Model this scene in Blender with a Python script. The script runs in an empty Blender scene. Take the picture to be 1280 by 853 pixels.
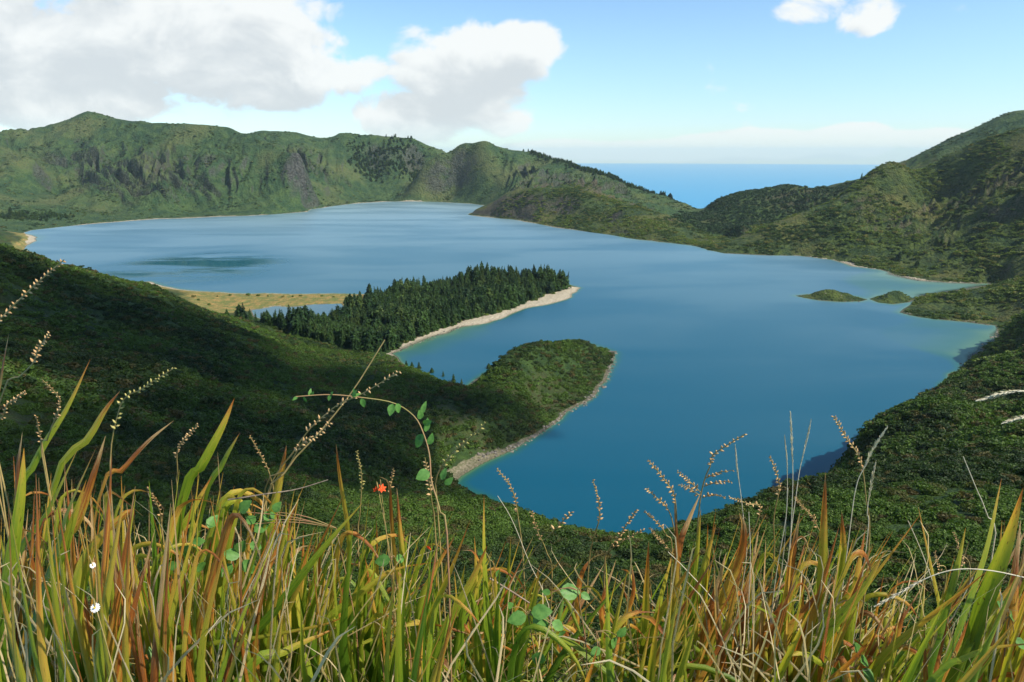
import bpy, math, random, time
import numpy as np
from mathutils import Vector, Matrix
T0 = time.time()
random.seed(7); np.random.seed(7)
R = math.radians
scene = bpy.context.scene
COL = scene.collection

# ------------------------------------------------------------------ camera
CAM_Z = 180.0            # metres above the lake
PITCH = R(15.43)
FPX = 853.0              # focal length in photo pixels (24 mm)
cam_d = bpy.data.cameras.new('camera'); cam = bpy.data.objects.new('camera', cam_d); COL.objects.link(cam)
cam_d.sensor_width = 36.0; cam_d.lens = 36.0 * FPX / 1280.0
cam_d.clip_start = 0.05; cam_d.clip_end = 200000
cam.location = (0, 0, CAM_Z); cam.rotation_euler = (math.pi / 2 - PITCH, 0, 0)
scene.camera = cam

# ------------------------------------------------------------------ light
SUN_AZ = R(116)           # clockwise from +Y (view direction): from the right, a little behind
SUN_EL = R(45)
sun_dir = Vector((math.sin(SUN_AZ) * math.cos(SUN_EL), math.cos(SUN_AZ) * math.cos(SUN_EL), math.sin(SUN_EL)))
sd = bpy.data.lights.new('sun', 'SUN'); so = bpy.data.objects.new('sun', sd); COL.objects.link(so)
sd.energy = 5.0; sd.angle = R(0.53); sd.color = (1.0, 0.93, 0.79)
so.rotation_euler = (-sun_dir).to_track_quat('-Z', 'Y').to_euler(); so.location = (0, 0, 600)

scene.view_settings.view_transform = 'Standard'; scene.view_settings.look = 'None'
scene.view_settings.gamma = 1.0; scene.view_settings.exposure = 0.62
scene.view_settings.use_curve_mapping = False
cy = scene.cycles
cy.use_denoising = True; cy.max_bounces = 6; cy.diffuse_bounces = 2; cy.glossy_bounces = 2
cy.transmission_bounces = 4; cy.transparent_max_bounces = 12; cy.volume_bounces = 0
cy.sample_clamp_indirect = 6.0

def ray(u, v):
    x = (u - 640.0) / FPX; y = (426.5 - v) / FPX
    return np.array((x, math.cos(PITCH) + y * math.sin(PITCH), -math.sin(PITCH) + y * math.cos(PITCH)))
def at(u, v, Y):
    d = ray(u, v); return np.array((0, 0, CAM_Z)) + d * (Y / d[1])
def lake(u, v):
    d = ray(u, v); return np.array((0, 0, CAM_Z)) + d * (CAM_Z / -d[2])
def azel(u, v):
    d = ray(u, v); return math.atan2(d[0], d[1]), math.atan2(d[2], math.hypot(d[0], d[1]))

# ------------------------------------------------------------------ node helper
class NT:
    def __init__(s, tree): s.t = tree; s.n = tree.nodes; s.l = tree.links
    def add(s, typ, ins=None, **kw):
        n = s.n.new(typ)
        for k, v in kw.items(): setattr(n, k, v)
        for k, v in (ins or {}).items(): s.set(n.inputs[k], v)
        return n
    def set(s, sock, v):
        if isinstance(v, bpy.types.NodeSocket): s.l.new(v, sock)
        elif isinstance(v, bpy.types.Node): s.l.new(v.outputs[0], sock)
        else: sock.default_value = v
    def m(s, op, a, b=0.0, c=None, clamp=False):
        n = s.n.new('ShaderNodeMath'); n.operation = op; n.use_clamp = clamp
        s.set(n.inputs[0], a); s.set(n.inputs[1], b)
        if c is not None: s.set(n.inputs[2], c)
        return n.outputs[0]
    def mr(s, x, a, b, c=0.0, d=1.0, smooth=True):
        n = s.n.new('ShaderNodeMapRange'); n.interpolation_type = 'SMOOTHSTEP' if smooth else 'LINEAR'
        s.set(n.inputs[0], x)
        for i, q in enumerate((a, b, c, d)): s.set(n.inputs[1 + i], q)
        return n.outputs[0]
    def mix(s, f, a, b, blend='MIX'):
        n = s.n.new('ShaderNodeMix'); n.data_type = 'RGBA'; n.blend_type = blend
        s.set(n.inputs[0], f)
        for i, q in ((6, a), (7, b)):
            if isinstance(q, (tuple, list)) and len(q) == 3: q = (*q, 1)
            s.set(n.inputs[i], q)
        return n.outputs[2]
    def noise(s, vec, scale, detail=4, rough=0.55, lac=2.0, dist=0.0, out=0):
        n = s.n.new('ShaderNodeTexNoise')
        if vec is not None: s.set(n.inputs['Vector'], vec)
        n.inputs['Scale'].default_value = scale; n.inputs['Detail'].default_value = detail
        n.inputs['Roughness'].default_value = rough; n.inputs['Lacunarity'].default_value = lac
        n.inputs['Distortion'].default_value = dist
        return n.outputs[out]
    def attr(s, name, out=2):
        n = s.n.new('ShaderNodeAttribute'); n.attribute_name = name; return n.outputs[out]
def new_mat(name):
    m = bpy.data.materials.new(name); m.use_nodes = True
    m.node_tree.nodes.clear(); nt = NT(m.node_tree)
    out = nt.n.new('ShaderNodeOutputMaterial'); return m, nt, out

# ------------------------------------------------------------------ sky with clouds
world = bpy.data.worlds.new('World'); scene.world = world; world.use_nodes = True
w = NT(world.node_tree); w.n.clear()
wo = w.n.new('ShaderNodeOutputWorld'); bg = w.n.new('ShaderNodeBackground'); w.l.new(bg.outputs[0], wo.inputs[0])
SKY_STRENGTH = 0.11
bg.inputs[1].default_value = SKY_STRENGTH
sky = w.add('ShaderNodeTexSky', sky_type='NISHITA', sun_disc=False, sun_elevation=SUN_EL, sun_rotation=SUN_AZ,
            altitude=700, air_density=1.0, dust_density=0.35, ozone_density=3.0)
tc = w.n.new('ShaderNodeTexCoord')
nrm = w.add('ShaderNodeVectorMath', {0: tc.outputs['Generated']}, operation='NORMALIZE')
sx = w.add('ShaderNodeSeparateXYZ', {0: nrm.outputs[0]})
az = w.m('ARCTAN2', sx.outputs[0], sx.outputs[1])
el = w.m('ARCSINE', sx.outputs[2])
def cloud_density(daz, delv):
    a = w.m('ADD', az, daz); e = w.m('ADD', el, delv)
    # overall field, the same all round the horizon; flattened towards the horizon
    p = w.add('ShaderNodeCombineXYZ', {0: a, 1: w.m('MULTIPLY', e, 1.5), 2: 3.7})
    big = w.noise(p, 3.1, 2, 0.5)
    fine = w.noise(p, 9.0, 9, 0.58, dist=0.3)
    general = w.mr(big, 0.54, 0.70, 0.0, 1.0)
    # the clouds in view stand where the photograph has them
    view = w.m('MULTIPLY', w.mr(w.m('ABSOLUTE', a), 0.62, 0.85, 1, 0), w.mr(e, 0.25, 0.40, 1, 0))
    blobs = None
    for (u, v, ru, rv, amp) in ((110, 20, 240, 80, 1.0), (300, 75, 165, 66, 1.0), (70, 110, 200, 50, 0.95), (420, 80, 78, 40, 0.75), (20, 60, 200, 90, .9), (240, 140, 160, 22, .5), (330,10,150,26,.55),
                                (588, 95, 105, 70, 1.0), (530, 145, 85, 40, 1.0), (640, 75, 66, 50, .95), (515, 62, 44, 32, .75), (615, 150, 60, 26, .75), (775, 86, 26, 18, .33), (850, 114, 22, 11, .33), (715,75,40,20,.3),
                                (1085, 18, 44, 24, 0.66), (1022, 8, 56, 20, .55), 
                                (960, 182, 170, 20, 1.0), (1060, 178, 70, 22, 1.1), (830, 188, 130, 16, .95), (1180, 174, 110, 14, .85), (700, 186, 90, 12, .75)):
        ca, ce = azel(u, v)
        s = FPX * (1 + ((u - 640) / FPX) ** 2) * 0.98; s2 = FPX * 1.05
        dx = w.m('MULTIPLY', w.m('SUBTRACT', a, ca), s / ru); dy = w.m('MULTIPLY', w.m('SUBTRACT', e, ce), s2 / rv)
        r2 = w.m('ADD', w.m('MULTIPLY', dx, dx), w.m('MULTIPLY', dy, dy))
        b = w.m('MULTIPLY', w.mr(r2, 0.05, 1.5, 1, 0), amp)
        blobs = b if blobs is None else w.m('MAXIMUM', blobs, b)
    shape = w.add('ShaderNodeMix', {0: view, 2: general, 3: blobs}, data_type='FLOAT').outputs[0]
    # coverage + turbulent edge
    return w.m('SUBTRACT', w.m('ADD', shape, w.m('MULTIPLY', w.m('SUBTRACT', fine, 0.5), 2.3)), 0.36)
d0 = cloud_density(0, 0)
d1 = cloud_density(0.022, 0.035)
cov = w.mr(d0, 0.0, 0.34)
thin = w.mr(el, 0.0, 0.05, 0.55, 0.96)
covt = w.m('MULTIPLY', cov, thin)
shade = w.mr(w.m('SUBTRACT', w.m('MULTIPLY', d1, 1.9), d0), -0.45, 0.95, 1.0, 0.0)
ccol = w.mix(shade, (4.1, 4.4, 4.55), (5.75, 5.9, 5.8))
skycol = w.mix(1.0, sky.outputs[0], (1.0, 1.11, 1.14), 'MULTIPLY')
skycol = w.mix(1.0, skycol, w.mix(w.mr(el, -0.02, 0.16), (.80, .83, .90), (1, 1, 1)), 'MULTIPLY')   # bright horizon toned down: sky colour darkened and blued low down
w.l.new(w.mix(covt, skycol, ccol), bg.inputs[0])
# ------------------------------------------------------------------ numpy noise
_perm = np.random.RandomState(3).permutation(512).astype(np.int64); _perm = np.concatenate([_perm, _perm])
_ga = np.random.RandomState(5).rand(512) * 2 * np.pi; _gx, _gy = np.cos(_ga), np.sin(_ga)
def perlin(x, y):
    xi = np.floor(x).astype(np.int64); yi = np.floor(y).astype(np.int64); xf = x - xi; yf = y - yi
    u = xf * xf * xf * (xf * (xf * 6 - 15) + 10); v = yf * yf * yf * (yf * (yf * 6 - 15) + 10)
    def g(ix, iy, fx, fy):
        h = _perm[(_perm[ix & 511] + iy) & 511]; return _gx[h] * fx + _gy[h] * fy
    a = g(xi, yi, xf, yf); b = g(xi + 1, yi, xf - 1, yf); c = g(xi, yi + 1, xf, yf - 1); d = g(xi + 1, yi + 1, xf - 1, yf - 1)
    return (a + u * (b - a)) * (1 - v) + (c + u * (d - c)) * v
def fbm(x, y, oct=5, gain=0.5):
    s = 0; a = 1.0
    for i in range(oct):
        s = s + a * perlin(x + 13.7 * i, y - 7.1 * i); x = x * 2.03; y = y * 2.03; a *= gain
    return s
def ridged(x, y, oct=4, gain=0.5):
    s = 0; a = 1.0
    for i in range(oct):
        s = s + a * (1 - 2.2 * np.abs(perlin(x + 5.3 * i, y + 9.1 * i))); x = x * 2.1; y = y * 2.1; a *= gain
    return s
def sstep(x, a, b):
    t = np.clip((x - a) / (b - a), 0, 1); return t * t * (3 - 2 * t)

# ------------------------------------------------------------------ shorelines, traced where the water meets the land
SH = [(38,305),(45,300),(44,296),(30,291),(40,288),(75,284),(130,279),(170,276),(200,274),(240,273),(275,271),(310,270),(345,268),(385,265),
 (388,262),(410,259),(440,255),(480,252.5),(520,252),(555,253),(590,255),(612,258),(602,262),(586,267),(586,269),(610,272),(640,274.5),(665,279),
 (690,284),(720,288),(760,293.5),(800,300),(840,304),(870,308),(885,313),(905,317),(942,319),(996,320),(1040,325),(1064,333),(1098,337),
 (1132,347),(1149,350.5),(1186,353),(1237,354),(1240,356.5),(1186,365),(1150,372),(1142,377),(1125,391),(1152,397),(1200,402),(1244,407),
 (1247,412),(1242,429),(1228,440),(1204,457),(1185,475),(1172,492),(1145,515),(1112,545),(1075,575),(1040,603),(1000,628),(940,652),(880,680),
 (830,700),(780,705),(730,690),(680,660),(640,640),(605,624),(575,612),(564,608),(575,596),(606,578),(640,563),(664,548),(691,531),(707,516),
 (734,502),(757,477),(766,452),(767,441),(757,437),(735,430),(700,431),(670,438),(640,449),(617,461),(603,469),(590,478),(581,485),(570,493),
 (545,480),(520,466),(500,452),(489,442),(500,437),(517,429),(544,419),(579,408),(610,404),(633,396),(656,386),(680,382),(707,375),(721,365),
 (726,360),(715,357),(690,353),(660,352),(620,354),(580,358),(540,362),(500,366),(454,368),(410,367),(347,367),(300,367),(266,365),(222,361.5),
 (198,356),(187,352),(160,354),(120,350),(80,338),(50,322),(30,312)]
POND = [(314,388),(330,386),(344,383),(360,384.5),(375,383.5),(391,381),(426,380),(432,386),(425,398),(395,408),(350,406),(318,396)]
ISL1 = [(994,370),(1008,373.2),(1023,375.6),(1050,377.6),(1075,377),(1084,374.5),(1070,371),(1040,368.5),(1010,368)]
ISL2 = [(1087,374),(1098,378.5),(1115,380.5),(1135,378),(1145,374),(1125,369.5),(1100,370)]
def poly_world(P, n=1):
    return np.array([lake(u, v)[:2] for u, v in P])
SHW, PONDW, I1W, I2W = map(poly_world, (SH, POND, ISL1, ISL2))
def subdiv(P, jit):
    # smooth the traced polygon a little and give it a natural wiggle
    Q = []
    n = len(P)
    for i in range(n):
        p0, p1, p2, p3 = P[i - 1], P[i], P[(i + 1) % n], P[(i + 2) % n]
        L = np.linalg.norm(p2 - p1); k = 2 if L < 30 else 3
        for j in range(k):
            t = j / k
            c = 0.5 * ((2 * p1) + (-p0 + p2) * t * .6 + (2 * p0 * .6 - 4.4 * p1 + 3.2 * p2 - p3 * .6 + 0.6 * p1 - 0.6 * p2 + 0.6 * p2) * 0) if False else p1 * (1 - t) + p2 * t
            Q.append(c + (np.random.rand(2) - .5) * min(jit, L * .12) * (1 if j else 0))
    return np.array(Q)
SHW = subdiv(SHW, 9)
def sdist(px, py, P):
    """signed distance to polygon, positive inside"""
    best = np.full(px.shape, 1e18); ins = np.zeros(px.shape, bool)
    n = len(P)
    for i in range(n):
        ax, ay = P[i]; bx, by = P[(i + 1) % n]
        ex, ey = bx - ax, by - ay; L2 = ex * ex + ey * ey + 1e-9
        t = np.clip(((px - ax) * ex + (py - ay) * ey) / L2, 0, 1)
        dx = px - ax - t * ex; dy = py - ay - t * ey
        np.minimum(best, dx * dx + dy * dy, out=best)
        c = ((ay > py) != (by > py)) & (px < ex * (py - ay) / (ey if ey else 1e-9) + ax)
        ins ^= c
    d = np.sqrt(best); return np.where(ins, d, -d)

# ------------------------------------------------------------------ heights: points on crests and slopes (pixel, distance in metres), by region
# crests: (traced outline, how far behind it the land falls away as a share of its distance, fall)
CRESTS = {
 'caldera_wall': [([(-150,150,2950),(-60,147,2950),(0,148,2900),(45,149,2850),(78,152,2760),(96,146,2720),(112,140,2700),(128,144,2690),(150,150,2660),(200,154,2600),(255,157,2550),(285,160,2550),(319,168,2480),(353,184,2400),(378,205,2300),(390,232,2220)], .08, .32)],
 'inlet_ridge': [([(325,163,3000),(370,166,3000),(413,172,3000),(426,167,3000),(442,171,3000),(490,179,3000),(545,187,3050)], .08, .35)],
 'green_hill': [([(604,177,2780),(617,181,2800),(630,186,2820),(664,191,2830),(682,197,2780),(709,204,2680),(742,214,2530),(769,223,2400),(795,236,2250),(836,247,2080),(860,256,1980),(877,264,1880)], .10, .30),
                ([(604,177,2780),(588,180,2800),(575,183,2800),(550,196,2780),(530,208,2780)], .04, .5), ([(604,178,2770),(606,200,2690),(604,228,2600),(600,250,2530)], 0, 0)],
 'headland': [([(590,265,2085),(607,259.5,2060),(630,248.5,2010),(652,243.5,1990),(679,242,1950),(705,243,1900),(722,248,1840),(757,252,1790),(780,262,1690),(797,271,1610),(819,282,1540),(851,293,1470),(890,304,1400)], 0, 0)],
 'seaward_hill': [([(882,264,1850),(897,250,1880),(921,242,1930),(962,236,1980),(986,232,2000),(998,235,2000),(1012,241,2000),(1037,233,2080),(1074,224,2050)], .08, .30)],
 'crater_mountain': [([(905,303,1395),(928,294,1400),(972,277,1420),(1023,257,1450),(1064,233,1480),(1092,213,1495),(1113,203,1500),(1127,208,1490)], .06, .5), ([(1127,208,1490),(1156,209,1520),(1186,194,1500),(1234,173,1470),(1280,159,1440),(1350,150,1420),(1450,150,1400)], .12, .45)],
 'distant_mountain': [([(1120,207,2450),(1159,190,2300),(1193,173,2200),(1220,160,2100),(1251,146,2000),(1268,139,2000),(1290,138,2000),(1350,122,2000),(1450,112,1900)], .1, .3)],
 'bay_point': [([(1135,384,805),(1150,378,815),(1180,368,835),(1220,362,845),(1260,352,850),(1300,343,840)], .03, .5)],
 'bluff': [([(1244,410,690),(1262,403,640),(1280,394,600),(1330,373,560)], 0, 0), ([(1204,458,495),(1175,483,430),(1151,498,400),(1130,508,365),(1109,521,330),(1092,532,295),(1079,543,265)], .12, .8)],
 'hillside': [([(294,396,650),(269,392,630),(240,381,600),(209,367,580),(190,355,580),(158,351,560),(127,343,540),(104,338,520),(76,334,500),(63,326,490),(32,315,470),(0,307,450),(-60,286,420),(-150,256,380)], .12, .3)],
 'heath_peninsula': [([(603,465,510),(612,458,518),(626,447,528),(640,439,535),(653,433,542),(666,429,550),(680,427,558),(705,425,570),(726,425,580),(740,430,588),(752,438,592)], .05, .7)],
 'foreground_slope': [([(1049,588,175),(1003,596,155),(940,620,135),(900,638,122),(860,656,110),(820,678,102),(785,698,98),(755,680,102),(720,660,110),(672,645,120),(640,630,135),(600,616,150),(560,613,165),(530,612,170)], .5, .68)],
}
PTS = {
 'caldera_wall': [(150,212,2380),(250,215,2330),(330,222,2280),(50,215,2250),(0,220,2150),(-80,220,2100),(60,262,1950),(150,264,2060),(230,262,2130),(300,260,2150),(10,262,1850),(-60,270,1700),(30,185,2480),(100,185,2520),(180,185,2480),(270,188,2450),(-150,240,1700),
   (52,200,2420),(60,235,2250),(68,252,2080),(175,250,2140),(205,238,2140),(140,245,2150),(120,232,2230),(265,245,2200)],
 'inlet_ridge': [(440,244,2720),(500,247,2760),(540,247,2700),(470,216,2930),(520,212,2990),(410,243,2560),(400,208,2800),(440,205,2900)],
 'green_hill': [(640,225,2530),(660,234,2330),(700,226,2480),(740,237,2240),(570,228,2740),(555,240,2720),(580,248,2620),(800,257,1930),(840,270,1760),(630,205,2680),(670,212,2650)],
 'headland': [(640,264,1965),(700,268,1830),(760,278,1680),(865,288,1540)],
 'seaward_hill': [(920,270,1700),(960,262,1750),(885,286,1600),(1000,258,1750),(930,288,1500),(872,276,1720)],
 'crater_mountain': [(1000,300,1290),(1060,300,1240),(1100,280,1320),(1100,245,1430),(1150,300,1180),(1140,250,1430),(1170,266,1420),(1220,240,1320),(1220,300,1110),(1270,235,1250),(1270,300,1060),(1200,270,1260),(1250,265,1190),(1160,338,1045),(1200,335,1010),(1240,338,975),(1330,290,1020),(1290,335,930)],
 'distant_mountain': [],
 'bay_point': [(1160,388,785),(1200,392,760),(1240,385,770),(1360,335,760)],
 'bluff': [(1280,420,545),(1280,450,450),(1240,447,490),(1226,462,450),(1084,562,235),(1180,520,300),(1240,500,320),(1280,480,350),(1280,540,230),(1180,560,210),(1100,584,195),(1400,400,400),(1450,500,200),(1350,460,330)],
 'hillside': [(0,400,300),(0,450,220),(0,500,150),(150,420,360),(150,480,250),(150,550,150),(300,430,480),(300,480,350),(300,540,220),(300,605,130),(400,480,430),(400,530,300),(400,585,200),(450,500,410),(450,555,295),(480,520,375),(500,625,150),
   (430,452,560),(400,432,610),(350,417,650),(310,402,675),(460,442,605),(500,455,545),(520,460,520),(545,468,505),(568,477,488),(520,590,255),(530,575,300),(550,550,350),(80,360,440),(180,390,430),(-150,350,280),(-150,450,180),(-200,560,100)],
 'heath_peninsula': [(650,470,488),(700,470,518),(735,455,558),(620,490,452),(590,488,472),(600,535,395),(585,510,430),(650,510,452),(690,500,482)],
 'foreground_slope': [],
 'forest_peninsula': [(560,362,905),(600,350,930),(640,349,935),(680,355,930),(705,359,925),(520,385,820),(480,400,760),(560,385,840),(610,378,865),(650,370,890),(450,420,690),(470,385,830),(430,410,710),(505,410,720),(690,365,905)],
 'sandbar': [(230,366,870),(300,372,855),(400,374,850),(450,373,860),(260,385,790),(440,390,780),(200,362,890),(100,352,920),(30,320,1180),(15,300,1380),(250,378,815),(440,402,730)],
 'islet': [(1033,357.5,862),(1015,364,865),(1058,365,852),(1075,370,850)],
 'islet.001': [(1115,363,845),(1100,367,850),(1132,366,845)],
}
X = []; Z = []; TAG = []
COVER = {'foreground_slope': 2.2, 'hillside': 1.4, 'bluff': 1.6, 'heath_peninsula': 1.4, 'crater_mountain': 2, 'bay_point': 1.5}   # height of the scrub that makes the outline
names = list(PTS)
for k, n in enumerate(names):
    for (u, v, Y) in PTS[n]:
        p = at(u, v, Y); X.append(p[:2]); Z.append(p[2] - COVER.get(n, 0)); TAG.append(k)
CRX = []
for n, lines in CRESTS.items():
    for (L, back, fall) in lines:
        for i in range(len(L) - 1):
            m_ = max(1, int(abs(L[i + 1][0] - L[i][0]) / 22)); 
            for j in range(m_ + (i == len(L) - 2)):
                t_ = j / m_; u, v, Y = (L[i][q] * (1 - t_) + L[i + 1][q] * t_ for q in range(3)); p = at(u, v, Y)
                X.append(p[:2]); Z.append(p[2] - COVER.get(n, 0)); TAG.append(names.index(n)); CRX.append(p[:2])
                if back:
                    q = p[:2] * (1 + back); zl = p[2] - fall * back * Y
                    X.append(q); Z.append(zl); TAG.append(names.index(n))
# lift lowland heights by what the pixel gives only where it is dry land
FG = names.index('foreground_slope')
for r_, z_ in ((.3, 178.75), (.8, 178.7), (2, 178.2), (3, 177.3), (4, 176.1), (8, 171.8), (16, 164.3), (30, 152.8), (60, 135.5)):
    for a_ in np.radians([-75, -50, -30, -10, 10, 30, 50, 75]):
        zz = z_ + (0.10 * r_ if abs(a_) > .8 else 0)
        X.append((r_ * math.sin(a_), r_ * math.cos(a_))); Z.append(zz); TAG.append(FG)
for a_, r_, z_ in ((45, 900, 40), (45, 1100, 75), (45, 1350, 130), (45, 1650, 215), (50, 900, 65), (50, 1200, 110), (50, 1500, 200), (60, 900, 100), (60, 1300, 150), (60, 1700, 220), (60, 600, 110)):
    X.append((r_ * math.sin(math.radians(a_)), r_ * math.cos(math.radians(a_)))); Z.append(z_); TAG.append(names.index('crater_mountain'))
# land falling away to the sea behind the crests
for (u, Y, z) in ((740, 3300, -120), (800, 3100, -150), (860, 2600, -80), (900, 2800, -150), (960, 2900, -160), (1030, 3000, -120), (1100, 3100, -60), (1200, 3300, 100), (1350, 3400, 100), (640, 3600, 0), (550, 4000, 120),
                  (400, 4000, 180), (200, 4000, 250), (0, 4200, 250), (-200, 4000, 250), (740, 5000, -500), (860, 4500, -520), (960, 4500, -520), (1100, 4800, -480), (1300, 5200, -350), (500, 5500, -200), (200, 6000, -100), (-150, 6000, -100), (1500, 4500, -200), (1500, 2500, 300)):
    X.append(((u - 640) / FPX * Y, Y)); Z.append(z); TAG.append(names.index('inlet_ridge') if u < 620 else names.index('seaward_hill') if u < 1110 else names.index('distant_mountain'))
# the shore itself
sh_tag = {}
for i in range(0, len(SHW), 3):
    X.append(SHW[i]); Z.append(0.0); TAG.append(-1)
X = np.array(X, float); Z = np.array(Z, float); TAG = np.array(TAG)
def warp(x, y):
    r = np.hypot(x, y); return np.arctan2(x, y), np.log(np.maximum(r, 0.3)) * 0.8
WX, WY = warp(X[:, 0], X[:, 1]); C2 = 0.008 ** 2
K = np.sqrt((WX[:, None] - WX[None]) ** 2 + (WY[:, None] - WY[None]) ** 2 + C2)
n_ = len(X); A_ = np.zeros((n_ + 3, n_ + 3)); A_[:n_, :n_] = K - np.eye(n_) * 2e-4
A_[:n_, n_] = 1; A_[:n_, n_ + 1] = WX; A_[:n_, n_ + 2] = WY; A_[n_:, :n_] = A_[:n_, n_:].T
SOL = np.linalg.solve(A_, np.concatenate([Z, [0, 0, 0]]))
def rbf(x, y):
    wx, wy = warp(x, y); o = np.empty(len(x))
    for i in range(0, len(x), 20000):
        a, b = wx[i:i + 20000, None], wy[i:i + 20000, None]
        o[i:i + 20000] = np.sqrt((a - WX) ** 2 + (b - WY) ** 2 + C2) @ SOL[:n_] + SOL[n_] + SOL[n_ + 1] * a[:, 0] + SOL[n_ + 2] * b[:, 0]
    return o
LC = np.array((-120.0, 1350.0))
def region_of(x, y):
    ok = TAG >= 0; wx, wy = warp(x, y); o = np.empty(len(x), int); tg = TAG[ok]; px, py = WX[ok], WY[ok]
    for i in range(0, len(x), 20000):
        d = (wx[i:i + 20000, None] - px) ** 2 + (wy[i:i + 20000, None] - py) ** 2
        o[i:i + 20000] = tg[np.argmin(d, 1)]
    return o
def terrain(x, y):
    """height, signed distance to water (positive on land), detail relief"""
    sd_l = sdist(x, y, SHW); sd_p = sdist(x, y, PONDW)
    isl = np.maximum(sdist(x, y, I1W), sdist(x, y, I2W))
    land = np.maximum(-np.maximum(sd_l, sd_p), isl)
    h = rbf(x, y); r = np.hypot(x, y)
    bank = np.interp(r, (0, .8, 2, 3, 4, 8, 16, 30, 60), (178.75, 178.7, 178.2, 177.3, 176.1, 171.8, 164.3, 152.8, 135.5))
    k = sstep(r, 22, 62); h = bank * (1 - k) + h * k
    # gullies run down towards the lake
    ang = np.arctan2(x - LC[0], y - LC[1]); rad = np.hypot(x - LC[0], y - LC[1])
    wob = fbm(x / 260, y / 260, 3) * 0.9
    g1 = ridged(ang * 11 + wob, rad / 520 + wob * .4, 4, .55)
    g2 = ridged(ang * 34 + wob * 2.2, rad / 240, 3, .5)
    amp = np.clip(h * 0.55, 0, 78) * sstep(r, 420, 1500)
    # keep crests near their traced height: less relief high up
    rel = (g1 - 0.95) * amp * 0.85 + (g2 - .85) * amp * 0.80
    midamp = np.clip(h * .15, 0, 13) * (1 - sstep(r, 600, 1500)) * sstep(r, 110, 330)
    rel = rel + midamp * (fbm(x / 62, y / 62, 4, .5) * 0.8 + (ridged(ang * 22 + wob, rad / 150, 2) - .6) * .45)
    rel = rel + np.clip(h * .05, 0, 5) * sstep(r, 500, 1200) * fbm(x / 45, y / 45, 4, .55) * 1.6
    # crests keep their traced outline
    wx, wy = warp(x, y); cx, cy_ = warp(*np.array(CRX).T); dc = np.empty(len(x))
    for i in range(0, len(x), 40000): dc[i:i + 40000] = np.sqrt(((wx[i:i + 40000, None] - cx) ** 2 + ((wy[i:i + 40000, None] - cy_) * 1.0) ** 2).min(1))
    rel = np.where(rel > 0, rel * (0.03 + .97 * sstep(dc, .015, .10)), rel * (0.05 + 0.95 * sstep(dc, .014, .058)))
    azd = np.degrees(np.arctan2(x, y))
    rel = rel * (1 - .8 * sstep(azd, 27, 30) * sstep(r, 1520, 1620)) * (1 - .8 * sstep(-azd, 31, 34) * sstep(r, 2250, 2450))
    h = h - 1500 * sstep(r, 3150, 4300)
    hl = np.where(r > 2300, h + rel, np.maximum(h + rel, 0.0))
    hl = np.where(r > 3000, hl, (0.12 + 0.06 * np.clip(land, 0, 12)) * (1 - sstep(land, 14, 60)) + hl * sstep(land, 0, 26))
    low = 0.25 * np.clip(land, 0, 6) * (0.35 + .65 * sstep(fbm(x / 30, y / 30, 2), -.3, .4))
    ih = 0.3 + np.clip(h * .72, 0, 11) * sstep(isl, 0, 22) + fbm(x / 9, y / 9, 3) * 1.2 * sstep(isl, 3, 14)
    hl = np.where(isl > -3, ih, hl)
    bed = -np.clip(-land * 0.22, 0.0, 30) - 0.05
    z = np.where(land > 0, hl, bed)
    near = sstep(r, 3, 26)
    z = np.where(r < 30, z + fbm(x / 1.3, y / 1.3, 3) * 0.10 * (1 - near), z)
    return z, land

# polar grid round the viewpoint: fine where the photograph shows it
az_ = np.concatenate([np.linspace(-62, -39.5, 70, endpoint=False), np.linspace(-39.5, 39.5, 920, endpoint=False), np.linspace(39.5, 62, 71)])
rr_ = np.concatenate([np.geomspace(0.4, 120, 70, endpoint=False), np.linspace(120, 700, 170, endpoint=False), np.linspace(700, 1300, 120, endpoint=False),
                      np.linspace(1300, 3150, 250, endpoint=False), np.geomspace(3150, 7500, 22)])
AZ, RR = np.meshgrid(np.radians(az_), rr_)
GX, GY = (RR * np.sin(AZ)).ravel(), (RR * np.cos(AZ)).ravel()
GZ, GL = terrain(GX, GY)
ni, nj = AZ.shape
SEA_Z = -575.0
idx = np.arange(ni * nj).reshape(ni, nj)
Q = np.stack([idx[:-1, :-1], idx[:-1, 1:], idx[1:, 1:], idx[1:, :-1]], -1).reshape(-1, 4)
Pv = np.stack([GX, GY, GZ], 1)
G3 = Pv.reshape(ni, nj, 3)
du = np.gradient(G3, axis=1); dv = np.gradient(G3, axis=0)
NRM = np.cross(du, dv); NRM /= np.linalg.norm(NRM, axis=2, keepdims=True); NRM = NRM.reshape(-1, 3); NRM[NRM[:, 2] < 0] *= -1
print('terrain', round(time.time() - T0, 1), len(Q))
fc = Pv[Q].mean(1); fl = GL[Q].max(1)
freg = region_of(fc[:, 0], fc[:, 1])
freg[(fl <= 0) & (GL[Q].max(1) <= 0)] = -1
SLOPE = 1 - NRM[:, 2]

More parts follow.
